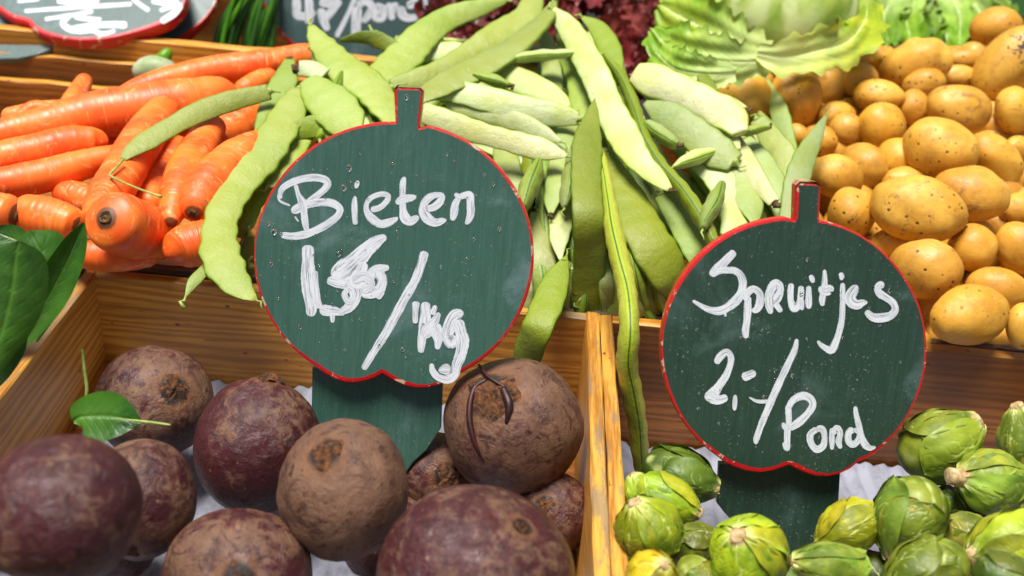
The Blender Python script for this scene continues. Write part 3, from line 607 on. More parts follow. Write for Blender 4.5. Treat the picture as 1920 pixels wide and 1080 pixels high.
POT_T = pile(.012, .20)
EXC = {}
def potato(label, cx, cy, rx, ry, ang=0, lift=0., seed=0, lump=1., tint=(1, 1, 1), grp='potatoes in the crate', dirt=0):
    U = ICO4[0]; r = np.random.default_rng(seed+900); t = POT_T(cx, cy)-lift; w_ = t/F; a = math.radians(ang)
    e1 = rt*math.cos(a)+up*math.sin(a); e2 = -rt*math.sin(a)+up*math.cos(a); tilt = r.uniform(-.25, .25); e1b = nrm(e1-fw*tilt); P = atd(cx, cy, t)
    rad = 1+.036*lump*fnoise(U, 1.9, 6, seed)+.022*lump*fnoise(U, 3.8, 6, seed+1)+.003*fnoise(U, 14, 6, seed+2)
    eye = np.zeros(len(U))
    for k in range(7):
        d = nrm(r.normal(size=3)); th_ = np.arccos(np.clip(U@d, -1, 1)); s = r.uniform(.05, .10); rad -= .022*np.exp(-(th_/s)**2); eye = np.maximum(eye, np.exp(-(th_/(s*.55))**2)*r.uniform(.2, 1))
    dv = np.zeros(len(U)); fd = nrm([.35, .15, 1.])
    if dirt == 1: dv = np.exp(-(np.arccos(np.clip(U@fd, -1, 1))/.55)**2)
    if dirt == 2: sc_ = np.exp(-((U[:, 1]-.45)/.06)**2-(U[:, 0]/.38)**2)*(U[:, 2] > 0); eye = np.maximum(eye, sc_); rad -= .02*sc_
    if dirt == 3: sc_ = np.exp(-(np.arccos(np.clip(U@nrm([-.1, 0, 1.]), -1, 1))/.07)**2); eye = np.maximum(eye, sc_*1.3); rad -= .03*sc_
    V = P+(U*rad[:, None])@np.array([e1b*rx*w_, e2*ry*w_, -fw*(min(rx, ry)*.96)*w_])
    o = mk('potato', V, ICO4[1], M_POT, origin=P, attrs={'eye': eye, 'dirt': dv}, color=tint); return tag(o, label, 'potato', grp)
POTS = [
 ('potato half hidden behind the brown ended bean tips, left edge of the pile', 1395,188,55,54,0,.01),
 ('tall round potato under the curled lower lettuce leaf', 1493,184,52,58,0,.02),
 ('potato touching the lettuce, right of the tall round one', 1557,157,33,43,0,0),
 ('small bright round potato in the second row below the yellow lettuce leaf', 1608,153,38,35,0,.01),
 ('oval potato with a row of dimples under the small bright one', 1644,181,46,32,-5,.02),
 ('round potato with a knob at its lower left, above the oval one', 1652,236,46,44,0,.025),
 ('potato peeping out left of the knobbed round potato', 1588,243,34,31,0,.005),
 ('dull potato above the standing bean, just below the tall round one', 1568,217,36,28,0,0),
 ('potato just right of the tip of the standing pale bean', 1534,265,34,32,0,0),
 ('small shaded potato left of the standing pale bean tip', 1490,253,24,23,0,0),
 ('oval potato lying just above the stalk of the spruitjes sign', 1570,332,53,42,-22,.02),
 ('potato behind the oval one above the sign stalk', 1618,312,46,44,-20,0),
 ('speckled round potato left of the big smooth one', 1680,297,36,38,0,.01),
 ('round pinkish potato touching the right of the sign stalk', 1597,399,49,48,0,.015),
 ('potato top showing behind the largest speckled potato', 1697,338,45,26,0,.0),
 ('big smooth egg shaped potato in the centre of the pile', 1763,281,73,57,-22,.05),
 ('largest potato, long and finely speckled, lower centre of the pile', 1720,394,91,61,-16,.06),
 ('big potato with netted skin, right of the largest one', 1820,364,70,54,-8,.04),
 ('long brownish potato sloping down behind the netted one', 1866,303,64,43,-42,.01),
 ('oval potato with a long brown scar on its top', 1797,206,62,46,-14,.045),
 ('pale potato squeezed left of the scarred one', 1713,203,31,35,0,.005),
 ('small shiny yellow potato above the scarred one', 1733,157,40,29,10,.02),
 ('freckled potato behind the scarred one', 1793,143,38,22,0,.0),
 ('large lumpy blurred potato with a notch at the top of the pile', 1718,117,62,45,8,.04),
 ('small potato behind the left side of the large lumpy one', 1655,109,29,28,0,0),
 ('flat blurred potato between the lumpy one and the dirty one', 1808,111,36,17,0,0),
 ('round potato in the top right corner in front of the dark greens', 1868,54,47,41,0,.03),
 ('large potato with black dirt stains at the right edge', 1891,119,80,52,50,.05),
 ('potato with a single dark eye at the right edge below the stained one', 1900,206,40,44,0,.04),
 ('shaded potato at the right edge below the one eyed potato', 1908,282,34,27,0,0),
 ('small brownish potato at the right edge beside the netted one', 1911,392,36,31,0,.0),
 ('tall potato cut by the right edge, lower part of the pile', 1912,465,42,52,20,.02),
 ('round potato below the netted one', 1824,465,46,46,0,.015),
 ('smooth pale potato touching the upper right edge of the spruitjes sign', 1733,503,64,56,-8,.04),
 ('shadowed potato under the left end of the largest one', 1665,456,30,27,0,-.005),
 ('speckled potato behind the big front one, upper right of it', 1868,541,56,40,-12,.0),
 ('big smooth potato at the front resting on the crate rim', 1820,591,82,56,6,.03),
 ('potato cut by the right edge just above the crate rim', 1918,612,34,44,0,.015),
 ('sliver of orange potato under the yellow lettuce leaf', 1612,114,27,13,0,0),
 ('tiny yellow potato glimpsed between the two at the upper left', 1430,152,22,20,0,0),
 ('dark potato in the gap below the stained one', 1862,240,32,26,0,-.01),
]
for i, (lb, x, y, rx, ry, a, lf) in enumerate(POTS):
    tn = random.uniform(.75, 1.1); potato(lb, x, y, rx, ry, a, lf, 100+i*7, random.uniform(.7, 1.3)*(2.2 if 'lumpy' in lb else 1), (tn*1.0, tn*random.uniform(.9, 1.05), tn*random.uniform(.6, 1.1)), dirt=1 if 'black dirt' in lb else 2 if 'long brown scar' in lb else 3 if 'single dark eye' in lb else 0)
k = 0
for yy in range(120, 660, 52):
    for xx in range(1400, 1960, 62):
        x = xx+random.uniform(-18, 18)+(yy//52 % 2)*30; y = yy+random.uniform(-14, 14)
        if y > 660 or x < 1380+(y-150)*.42: continue
        s = random.uniform(34, 46)*(.75+.0006*y); k += 1
        potato('potato buried in the pile, seen only through the gaps between others', x, y, s*1.1, s, random.uniform(-60, 60), -.045, 500+k*5, 1, (.9, .85, .8), 'buried potatoes')

# ------------------------------------------------------------------ long vegetables
def sweep(P, Wd, th_ratio, N0, ns, sec):
    """P path points, Wd half widths, N0 flat normal per point"""
    n = len(P); T = np.gradient(P, axis=0); T /= np.linalg.norm(T, axis=1)[:, None]+1e-12; V = []
    for i in range(n):
        N = nrm(N0[i]-T[i]*np.dot(N0[i], T[i])); S = np.cross(T[i], N)
        for (a, b) in sec: V.append(P[i]+S*Wd[i]*a+N*Wd[i]*th_ratio[i]*b)
    return np.array(V), T
def carrot(label, pts, lift=0, seed=0, end0=None, end1=None, dz=None):
    """end: 'crown' blunt with scar, 'round', 'tip'"""
    t0 = [slope_t(x, y, .03, .20)-lift-(d if len(p) > 3 else 0) for p in pts for x, y, d in [(p[0], p[1], p[3] if len(p) > 3 else 0)]]
    q = catmull([(p[0], p[1], p[2], t) for p, t in zip(pts, t0)], 70); n = 70; P = np.array([atd(x, y, t) for x, y, w_, t in q]); r = q[:, 2]/2*q[:, 3]/F
    d = np.r_[0, np.cumsum(np.linalg.norm(np.diff(P, axis=0), axis=1))]; L = d[-1]; cr = np.zeros(n)
    def cap(dd, kind, r):
        if kind == 'crown': r = r*np.sqrt(np.clip(1-(1-np.clip(dd/(.5*r.max()), 0, 1))**2.2*.92, .02, 1)); return r, np.exp(-(dd/.0030)**2)
        if kind == 'round': return r*np.sqrt(np.clip(1-(1-np.clip(dd/(.75*r.max()), 0, 1))**2, .001, 1)), 0*dd
        if kind == 'tip': return r*np.sqrt(np.clip(1-(1-np.clip(dd/(.5*r.max()), 0, 1))**2, .04, 1)), np.exp(-(dd/.004)**2)
        return r, 0*dd
    r, c0 = cap(d, end0, r); r, c1 = cap(L-d, end1, r); cr = np.maximum(c0, c1)
    rr = np.random.default_rng(seed); r = r*(1+.012*np.interp(d, np.linspace(0, L, 40), rr.normal(size=40)))
    ns = 36; sec = [(math.cos(2*math.pi*j/ns), math.sin(2*math.pi*j/ns)) for j in range(ns)]
    V, T = sweep(P, r, np.ones(n), [-fw]*n, ns, sec)
    V += (V-np.repeat(P, ns, 0))*(.018*fnoise(V, 60, 7, seed))[:, None]
    V += (V-np.repeat(P, ns, 0))*(.006*np.sin(np.repeat(d, ns)*700+3*fnoise(V, 40, 5, seed+1))*(fnoise(V, 90, 5, seed+2) > .3))[:, None]
    uv = [(d[i], j/ns*.15) for i in range(n) for j in range(ns)]
    f = grid_faces(n, ns, True)+[tuple(range(ns-1, -1, -1)), tuple(range((n-1)*ns, n*ns))]
    o = mk('carrot', V, f, M_CAR, uv=uv, attrs={'crown': np.repeat(cr, ns)}); tag(o, label, 'carrot', 'carrots in the crate')
    for kind, i0, sg in ((end0, 0, -1), (end1, n-1, 1)):
        if kind != 'crown': continue
        c = P[i0]; tn = T[i0]*sg; e1 = nrm(np.cross(tn, up)); e2 = np.cross(tn, e1); R = q[i0, 2]/2*q[i0, 3]/F*.52; Vc = []
        for a_ in range(8):
            qq = a_/7
            for j in range(20):
                an = j*math.pi/10; Vc.append(c+(e1*math.cos(an)+e2*math.sin(an))*R*(qq+.001)*(1+.08*math.sin(3*an))+tn*R*(.28*math.exp(-((qq-.62)/.2)**2)+.10*rr.normal()*.5-.5*qq**6+.18*math.exp(-(qq/.25)**2)))
        mk('crown', Vc, grid_faces(8, 20, True), M_CCROWN, o)
    return o
CARR = [
 ('very thick long carrot lying across the top of the pile from the left edge', [(-60,272,60),(0,254,62),(80,236,70),(170,216,84),(260,205,94),(350,190,88),(410,176,66),(448,172,40)], .03, None, 'round'),
 ('long carrot with a dark scar, running up behind the others to the beans', [(200,195,30),(270,165,48),(340,147,56),(410,133,58),(500,120,56),(560,108,50),(610,102,44)], .0, 'round', None),
 ('stubby carrot with a dark spot at the left edge, under the very thick one', [(-50,306,60),(0,297,66),(70,284,70),(135,268,66),(185,264,46),(203,267,26)], .025, None, 'round'),
 ('slender carrot at the left edge crossing the middle of the pile', [(-50,352,56),(20,342,62),(90,328,64),(160,308,56),(230,290,44),(300,270,36)], .02, None, 'round'),
 ('carrot slanting down from the centre to the big cut end', [(322,190,44),(302,215,64),(265,265,78),(230,325,80),(200,375,76),(185,420,66)], .045, 'round', None),
 ('fat carrot with its big dark cut end facing the viewer, on the crate rim', [(197,408,62,.050),(210,413,106,.038),(238,424,114,.008),(278,438,104,-.03),(312,448,80,-.07)], .045, 'crown', 'round'),
 ('short fat carrot with its scarred end pointing right, by the spinach', [(20,398,60),(60,402,74),(100,410,76),(140,420,60),(152,424,44)], .04, 'round', 'crown'),
 ('carrot at the left edge showing a ringed cut end', [(-60,392,60),(-20,396,72),(18,402,74),(34,405,58)], .05, None, 'crown'),
 ('narrow carrot with a grey blunt tip hanging between two carrots', [(400,235,50),(378,270,66),(352,320,76),(332,370,66),(322,402,44),(320,420,30)], .045, None, 'tip'),
 ('carrot with a dark scarred end just left of the long bean', [(500,262,50),(465,290,80),(420,325,90),(385,360,86),(366,392,64),(362,402,44)], .055, None, 'crown'),
 ('carrot in the shade under the stalk end bean', [(490,200,60),(450,235,78),(410,265,76),(370,300,60)], .005, 'round', 'round'),
 ('carrot at the bottom right of the pile on the crate rim', [(310,480,40),(335,466,76),(380,455,86),(430,450,80)], .03, 'round', None),
 ('small carrot end showing below the slender carrot', [(100,358,40),(135,366,56),(175,380,56),(210,395,50)], .0, 'round', None),
 ('small blurred carrot end below the dark scar carrot', [(440,175,30),(465,165,42),(490,150,40),(520,140,30)], .0, 'round', 'round'),
 ('shaded carrot wedged behind the narrow one', [(340,265,50),(310,310,64),(290,360,66),(275,400,60)], .0, 'round', 'round'),
 ('carrot tip poking up behind the very thick one near the left edge', [(30,225,20),(60,205,30),(85,205,28),(120,225,30)], -.01, 'round', 'round'),
 ('shaded carrot low on the crate rim beside the fat cut end', [(130,470,50),(180,478,60),(240,478,60),(300,470,50)], .0, 'round', 'round'),
]
for i, (lb, p, lf, e0, e1) in enumerate(CARR): carrot(lb, p, lf, 40+i, e0, e1)
for i in range(16):
    x = random.uniform(0, 470); y = 190+random.uniform(0, 250)*(1-x/1400); a = random.uniform(-.5, 1.4)
    dx, dy = math.cos(a)*90, math.sin(a)*60; s = random.uniform(44, 60)
    o = carrot('carrot buried in the pile, seen only through the gaps between others', [(x-dx, y+dy, s*.7), (x, y, s), (x+dx, y-dy, s*.6)], -.03-.01*(i % 3), 300+i, 'round', 'round'); o['group'] = 'buried carrots'

PALE = (.57, .61, .35); MID = (.36, .43, .12); YEL = (.31, .38, .04); GRN = (.23, .28, .035); BLU = (.38, .45, .19)
def bean(label, pts, col=MID, lift=.02, tw=0, th=.27, edge=False, hang=False, wav=.035, s0='stalk', s1='tip', seed=0, group='flat beans in the heap', tf=bean_t):
    n = 56; q0 = []
    for p in pts:
        if hang: tq = tf(p[0], p[1])-lift
        else: tq = max(slope_t(p[0], p[1], .015, .30)-lift, (YR+.022)/ray(p[0], p[1])[1])
        q0.append((p[0], p[1], p[2], tq))
    q = catmull(q0, n)
    tt = q[:, 3].copy()
    for _ in range(3): tt[1:-1] = (tt[:-2]+tt[1:-1]*2+tt[2:])/4
    q[:, 3] = tt
    P = np.array([atd(x, y, t) for x, y, w_, t in q]); d = np.r_[0, np.cumsum(np.linalg.norm(np.diff(P, axis=0), axis=1))]; L = d[-1]
    r = np.random.default_rng(seed); W_ = np.abs(q[:, 2])/2*q[:, 3]/F*.95
    ns = 28; sec = []; seam = []
    for j in range(ns):
        a = 2*math.pi*j/ns; c, s = math.cos(a), math.sin(a); ex = abs(c)**1.0
        b = math.copysign(abs(s)**.85, s)*(1-.25*c*c); g = 1-.05*math.exp(-((abs(c)-1)/.004)**2)
        sec.append((c*g, b)); seam.append(max(0, (abs(c)-.84)/.16))
    ph = r.uniform(0, 6); per = r.uniform(.019, .024); bulge = .5+.5*np.sin(2*math.pi*d/per+ph); env = ss(d, 0, .02)*ss(L-d, 0, .02)
    if edge: Wf = W_*1.55; thr = (W_/Wf)*(.90+.13*bulge*env); rot = 90+tw
    else: Wf = W_*(1+wav*np.sin(2*math.pi*d/per+ph+.8)*env*(.4+.6*np.abs(np.sin(d*17+ph))))*(1+.02*np.sin(d*60+ph)); thr = th*(.92+.10*bulge*env*(.5+.5*np.sin(d*43+ph*2))); rot = tw
    thr = thr*np.ones(n); thr = np.minimum(thr*(1+.0*d), .9)
    rots = math.radians(rot)+.22*np.sin(d/L*3.1+ph) if not edge else math.radians(rot)+.1*np.sin(d/L*5+ph)*np.ones(n)
    T = np.gradient(P, axis=0); T /= np.linalg.norm(T, axis=1)[:, None]+1e-12; V = []
    for i in range(n):
        v0 = nrm(-ray(q[i, 0], q[i, 1])); n_ = v0 if edge else nrm(v0*.78+np.array([0, 0, 1.])*.5); N = nrm(n_-T[i]*np.dot(n_, T[i])); vp = nrm(v0-T[i]*np.dot(v0, T[i]))
        S = np.cross(T[i], N); cr_, sr_ = math.cos(rots[i]), math.sin(rots[i])
        N2 = N*cr_+S*sr_; S2 = S*cr_-N*sr_
        if not edge: c_ = float(N2@vp); Wf[i] /= max(.6, math.sqrt(c_*c_+thr[i]**2*(1-c_*c_)))
        for (a, b) in sec: V.append(P[i]+S2*Wf[i]*a+N2*Wf[i]*thr[i]*b)
    V = np.array(V); V += (V-np.repeat(P, ns, 0))*(.05*fnoise(V, 55, 6, seed))[:, None]
    uv = [(d[i], j/ns*.06) for i in range(n) for j in range(ns)]; f = grid_faces(n, ns, True)+[tuple(range(ns-1, -1, -1)), tuple(range((n-1)*ns, n*ns))]
    k = r.uniform(.88, 1.1); cc = tuple(c*k*r.uniform(.95, 1.05) for c in col)
    sm = np.tile(np.array(seam), n)*(1 if edge else .97)
    o = mk('bean', V, f, M_BEAN, uv=uv, attrs={'seam': sm}, color=cc); tag(o, label, 'bean', group)
    for kind, i0, sg in ((s0, 0, -1), (s1, n-1, 1)):
        if not kind: continue
        tn = T[i0]*sg; side = nrm(np.cross(tn, -fw)+up*.3); w0 = max(W_[i0]*.6, .0012)
        if kind == 'stalk': L_, rr_, mt = .010, [w0, w0*.75, .0016, .0014, .0018], M_BSTALK
        elif kind == 'cut': L_, rr_, mt = .005, [w0*1.0, w0*.95, w0*.85, w0*.8, w0*.7], M_BROWN
        elif kind == 'tip': L_, rr_, mt = .011, [w0, w0*.6, .0010, .0007, .0003], M_BSTALK
        pts_ = [P[i0]+tn*L_*(k_/4-.08)+side*.0035*(k_/4)**2*r.choice([-1, 1]) for k_ in range(5)]
        v, f2 = tube(pts_, np.array(rr_), 8); mk({'stalk': 'stalk', 'cut': 'cut_end', 'tip': 'tip'}[kind], v, f2, mt, o)
    return o
BEANS = [
 ('broad pale bean running from the far sign down to the beet sign stalk', [(583,48,14),(602,82,50),(645,128,66),(695,168,72),(728,208,64),(755,245,40)], MID, .06, {'wav': .06, 'tw': -15}),
 ('wide bean arching up right of the far sign, its tip at the top edge', [(948,2,10),(900,14,34),(840,34,50),(795,66,64),(757,104,70),(722,138,64),(700,165,40)], MID, .05, {}),
 ('wide bean rising to the top edge between the two long arching ones', [(1002,-10,40),(985,32,60),(940,66,62),(885,100,50),(830,130,42),(780,152,46),(735,165,36)], MID, .055, {}),
 ('long bean with a dark seam, its tip at the top beside the red lettuce', [(1036,6,14),(1015,38,42),(972,80,52),(912,120,52),(850,150,48),(805,175,36),(782,190,18)], MID, .085, {'tw': 32}),
 ('bean hanging at the left of the heap, above the long wavy one', [(543,112,20),(532,150,50),(517,190,58),(500,240,48),(486,275,24)], MID, .05, {'s0': 'cut'}),
 ('longest wavy bean draped over the left side down past the beet sign', [(562,168,34),(548,200,60),(525,242,72),(496,288,76),(456,332,72),(428,375,70),(412,425,70),(412,470,78),(428,512,76),(455,545,44),(480,562,8)], MID, .075, {'hang': True, 'wav': .075}),
 ('bean with a long thin bent stalk lying across the carrots', [(230,299,12),(250,281,30),(300,250,40),(360,217,43),(430,190,42),(505,172,34)], MID, .08, {'s0': None}),
 ('short rounded bean end just left of the beet sign stalk', [(577,150,40),(598,172,76),(630,205,92),(657,240,72),(672,256,24)], MID, .085, {'s0': None, 'tw': 10}),
 ('small curled hooked bean above the beet sign edge', [(533,262,10),(552,248,36),(585,238,48),(612,240,40),(632,262,30)], YEL, .07, {'tw': 30}),
 ('shaded bean behind the beet sign edge under the long wavy one', [(540,285,50),(505,330,60),(470,375,56),(455,420,50),(455,445,20)], YEL, .03, {}),
 ('thin bean tip poking out over the crate corner', [(348,556,4),(362,530,24),(382,508,24),(402,488,20)], MID, .06, {'hang': True}),
 ('dark bean end below the scarred one, left of the beet sign', [(468,440,20),(460,475,36),(462,510,36),(470,540,20)], GRN, .03, {}),
 ('dark curved bean lying in front of the far pond sign', [(638,76,8),(680,70,24),(712,76,34),(750,95,26)], GRN, .05, {'tw': 30, 's0': None}),
 ('brightest pale bean pointing right above the shorter ones', [(798,178,20),(850,172,42),(915,186,50),(980,203,52),(1040,214,50),(1085,223,26)], PALE, .08, {'tw': 12}),
 ('lowest of the pale beans pointing right beside the sign stalk', [(790,210,40),(850,232,46),(910,252,46),(970,268,46),(1025,282,38),(1064,293,6)], PALE, .085, {'tw': 10}),
 ('pale bean between the two brightest pointing right', [(840,190,34),(900,205,42),(960,224,44),(1015,248,34),(1052,266,8)], PALE, .065, {'tw': 14}),
 ('broad pale bean tip above the brightest one', [(925,130,34),(965,148,52),(1015,168,50),(1052,188,30),(1068,200,6)], PALE, .07, {}),
 ('small green bean with a dried brown end', [(890,140,18),(925,150,26),(955,160,14)], MID, .09, {'edge': True, 's1': 'cut'}),
 ('thin pale bean crossing sideways over to the big pale diagonal one', [(950,112,18),(1000,106,26),(1045,102,22),(1088,97,9)], PALE, .09, {'edge': True, 's1': 'cut'}),
 ('big pale bean slanting from the red lettuce down to the right', [(1036,18,14),(1062,48,44),(1095,100,56),(1120,150,60),(1142,200,62),(1167,252,62),(1200,302,50),(1235,336,34),(1256,355,12)], PALE, .10, {'s1': 'cut', 'tw': 14}),
 ('yellow green curled bean behind the top of the big pale one', [(1092,32,8),(1120,52,34),(1142,88,46),(1152,130,40),(1150,160,30)], YEL, .06, {}),
 ('dark brownish green bean standing upright in the centre', [(1116,186,4),(1110,215,30),(1102,262,58),(1098,330,64),(1102,400,64),(1106,470,68),(1102,540,66),(1100,600,64),(1100,660,60)], GRN, .095, {}),
 ('long narrow bean seen on its seam from the big pale one to the spruitjes sign', [(1135,105,12),(1165,145,24),(1188,200,27),(1208,260,28),(1240,312,30),(1278,355,30),(1312,405,32),(1342,462,24)], YEL, .075, {'edge': True}),
 ('folded pale bean bulging at the right of the heap', [(1190,136,40),(1218,148,66),(1270,170,66),(1330,198,68),(1368,222,70),(1388,250,34)], PALE, .10, {'s0': None, 's1': None, 'th': .4}),
 ('pale green bean directly under the folded one', [(1212,190,20),(1245,212,58),(1300,250,68),(1345,285,68),(1378,305,40)], BLU, .075, {'s0': None}),
 ('thin pale bean edge squeezed between the folded one and the one below', [(1300,215,14),(1335,235,26),(1372,262,28),(1385,280,10)], PALE, .085, {'s0': None, 's1': None}),
 ('wide yellow green bean running down to the left edge of the spruitjes sign', [(1136,285,20),(1160,338,60),(1188,392,74),(1214,445,88),(1245,495,88),(1268,535,60),(1282,575,24)], YEL, .055, {}),
 ('long hanging bean seen on its seam, dangling into the sprout crate', [(1112,245,10),(1130,305,22),(1141,370,28),(1150,430,38),(1163,490,42),(1176,550,44),(1180,620,44),(1176,680,45,.01),(1186,740,42,.03),(1196,800,40,.065),(1200,850,38,.10),(1206,900,26,.14),(1212,935,6,.155)], (.55,.60,.12), .08, {'edge': True, 'hang': True}),
 ('bean hanging over the crate rim right of the beet sign', [(1063,478,4),(1048,515,46),(1031,557,62),(1008,612,62),(990,665,56),(980,720,40)], YEL, .03, {'s0': 'tip', 's1': None, 'hang': True}),
 ('pale bean pointing down right of the beet sign, brown tip', [(1068,220,40),(1060,270,52),(1048,325,48),(1036,375,34),(1033,400,10)], BLU, .05, {'s1': 'cut'}),
 ('pale bean below the brown tipped one, pointing at the crate', [(1062,330,40),(1055,390,46),(1048,450,36),(1051,488,6)], PALE, .035, {}),
 ('small plump bean touching the upper right of the beet sign', [(1012,293,8),(1003,325,34),(988,362,38),(976,395,26)], MID, .07, {'edge': True}),
 ('bluish bean under the pale ones, upper right of the beet sign', [(950,255,40),(948,300,54),(965,345,48),(985,385,30)], BLU, .03, {}),
 ('pale green bean left of the dark upright one', [(1082,270,22),(1073,320,36),(1063,370,30),(1058,390,10)], BLU, .06, {'edge': True}),
 ('bean with a round brown cut end under the pale green one', [(1215,235,26),(1238,250,32),(1262,268,28),(1270,272,18)], BLU, .08, {'s1': 'cut', 'edge': True}),
 ('short pale bean tip right of the long narrow one', [(1262,314,8),(1288,302,30),(1314,292,30),(1340,285,20)], PALE, .07, {'edge': True}),
 ('stubby bean with a blunt brown end above the spruitjes sign', [(1352,350,22),(1338,382,36),(1322,415,28),(1318,430,14)], BLU, .09, {'s0': 'cut', 'edge': True}),
 ('pale bean curving down onto the top of the spruitjes sign', [(1300,300,30),(1345,330,60),(1372,375,66),(1376,415,58),(1362,445,30)], PALE, .055, {}),
 ('second pale bean curving down above the spruitjes sign, with a pointed tip', [(1350,300,30),(1385,338,56),(1404,380,60),(1411,405,34),(1413,420,8)], BLU, .06, {}),
 ('yellowish bean with a square cut end left of the sign stalk', [(1370,250,26),(1398,302,44),(1428,350,40),(1452,380,26)], PALE, .07, {'s1': 'cut'}),
 ('narrow bean with a curved seam behind the square cut one', [(1395,262,30),(1432,305,44),(1455,355,44),(1464,412,24)], BLU, .045, {}),
 ('pale flat bean leaning left beside the potatoes', [(1420,225,30),(1448,262,48),(1475,305,52),(1492,345,44)], BLU, .04, {}),
 ('tall pale bean standing behind the spruitjes sign stalk', [(1549,216,5),(1533,248,28),(1508,300,46),(1492,350,52),(1484,430,52)], BLU, .07, {'s0': 'tip'}),
 ('thin green bean end with a brown tip pointing at the potatoes', [(1378,250,14),(1410,244,20),(1440,239,12)], MID, .08, {'s1': 'cut', 'edge': True}),
 ('short pale bean end with a brown tip beside the left potato', [(1350,180,14),(1378,194,18),(1398,204,12)], PALE, .09, {'s1': 'cut', 'edge': True}),
 ('small dark green bean curl below the lettuce', [(1308,128,6),(1322,150,26),(1336,178,26),(1345,200,14)], GRN, .05, {}),
 ('greenish bean behind the long narrow one, left of the spruitjes sign', [(1245,365,40),(1275,415,54),(1305,470,54),(1318,510,30)], MID, .04, {}),
 ('bluish bean in the shade above the sprout crate rim', [(1190,470,30),(1208,520,46),(1225,570,42),(1238,592,14)], BLU, .03, {}),
 ('slim bean beside it resting on the sprout crate rim', [(1175,430,16),(1190,500,30),(1205,560,34),(1215,590,12)], MID, .045, {'edge': True}),
 ('pale shaded bean behind the edge of the beet sign', [(1010,400,36),(1015,455,50),(1022,520,50),(1030,570,40)], BLU, .02, {}),
 ('grey green bean standing behind the brightest pale one', [(1020,62,20),(1030,100,38),(1036,150,40),(1036,200,34)], BLU, .04, {}),
 ('mid green bean behind the dark upright one', [(1048,62,16),(1068,105,44),(1085,150,50),(1092,195,50),(1100,235,30)], MID, .05, {}),
 ('pale bean lying sideways under the seamed top bean', [(740,118,30),(790,102,36),(850,96,36),(910,108,30)], PALE, .03, {}),
 ('pale bean end between carrots and beans, cut white', [(560,128,30),(585,130,34),(610,140,30)], PALE, .06, {'s0': 'cut', 's1': None}),
 ('bean crossing under the broad pale one at the upper left', [(600,120,30),(650,165,44),(690,205,48),(715,245,40)], MID, .03, {}),
 ('short green bean in the gap beside the beet sign stalk', [(690,180,20),(705,205,40),(715,235,40)], YEL, .05, {}),
 ('pale bean tip low beside the hanging bean', [(1062,500,40),(1058,550,40),(1055,585,30)], PALE, .03, {}),
 ('bean running down beside the long wavy one to the beet sign edge', [(600,150,16),(588,190,50),(565,240,58),(545,285,56),(515,330,50),(500,350,20)], MID, .055, {}),
 ('slim bean showing its seam behind the short rounded end', [(640,140,14),(625,180,30),(610,225,34),(600,262,20)], YEL, .06, {'edge': True}),
 ('pale bean lying beneath the broad one at the upper left', [(588,95,14),(612,140,44),(640,185,50),(672,225,46),(700,245,30)], PALE, .04, {}),
 ('narrow green bean crossing behind the top arching beans', [(700,60,14),(745,90,30),(790,110,34),(840,118,24)], GRN, .02, {}),
 ('green bean fallen against the crate rim under the beet sign edge', [(470,500,30),(476,530,34),(480,556,20)], GRN, .04, {}),
]
for i, (lb, p, c, lf, kw) in enumerate(BEANS): bean(lb, p, c, lf, seed=600+i, **kw)
# long bent stalk of the bean over the carrots
bs = [o for o in C.objects if o.get('label', '').startswith('bean with a long thin bent stalk')][0]
q = catmull([(231,299,5), (222,310,4), (206,328,5), (214,334,4.5), (250,350,4), (285,363,4), (303,369,6)], 30)
v, f = tube([atd(x, y, slope_t(x, y, .015, .30)-.088) for x, y, _ in q], q[:, 2]/2*.95/F*1.1, 8); mk('stalk', v, f, M_BSTALK, bs)
for i in range(280):
    x = random.uniform(545, 1500); y = random.uniform(95, 585)
    if x < 660 and y > 300: continue
    if x > 1180 and y < 260: continue
    if y > 300 and x > 1490: continue
    if x < 800: a = random.gauss(1.9, .35)
    elif x < 1010 and y < 320: a = random.gauss(.22, .15)
    elif x < 1200: a = random.gauss(1.5, .16)
    else: a = random.gauss(1.05, .14)
    L = random.uniform(80, 150); dx, dy = math.cos(a)*L, math.sin(a)*L; w_ = random.uniform(24, 40); bend = random.uniform(-14, 14)
    if min(x-dx, x+dx) < 520 or max(x-dx, x+dx) > 1530 or y-abs(dy) < 50: continue
    bean('bean buried in the heap, seen only through the gaps between others', [(x-dx, y-dy, 8), (x-dx*.5+bend, y-dy*.5, w_), (x+bend, y, w_*1.05), (x+dx*.5, y+dy*.5, w_), (x+dx, y+dy, 10)],
         random.choice([PALE, BLU, MID, BLU, YEL, GRN]), -.005*(i % 8)+.010, tw=random.uniform(-35, 35), s0=None, s1='tip' if i % 2 else 'cut', seed=2000+i, group='buried beans', edge=random.random() < .3)

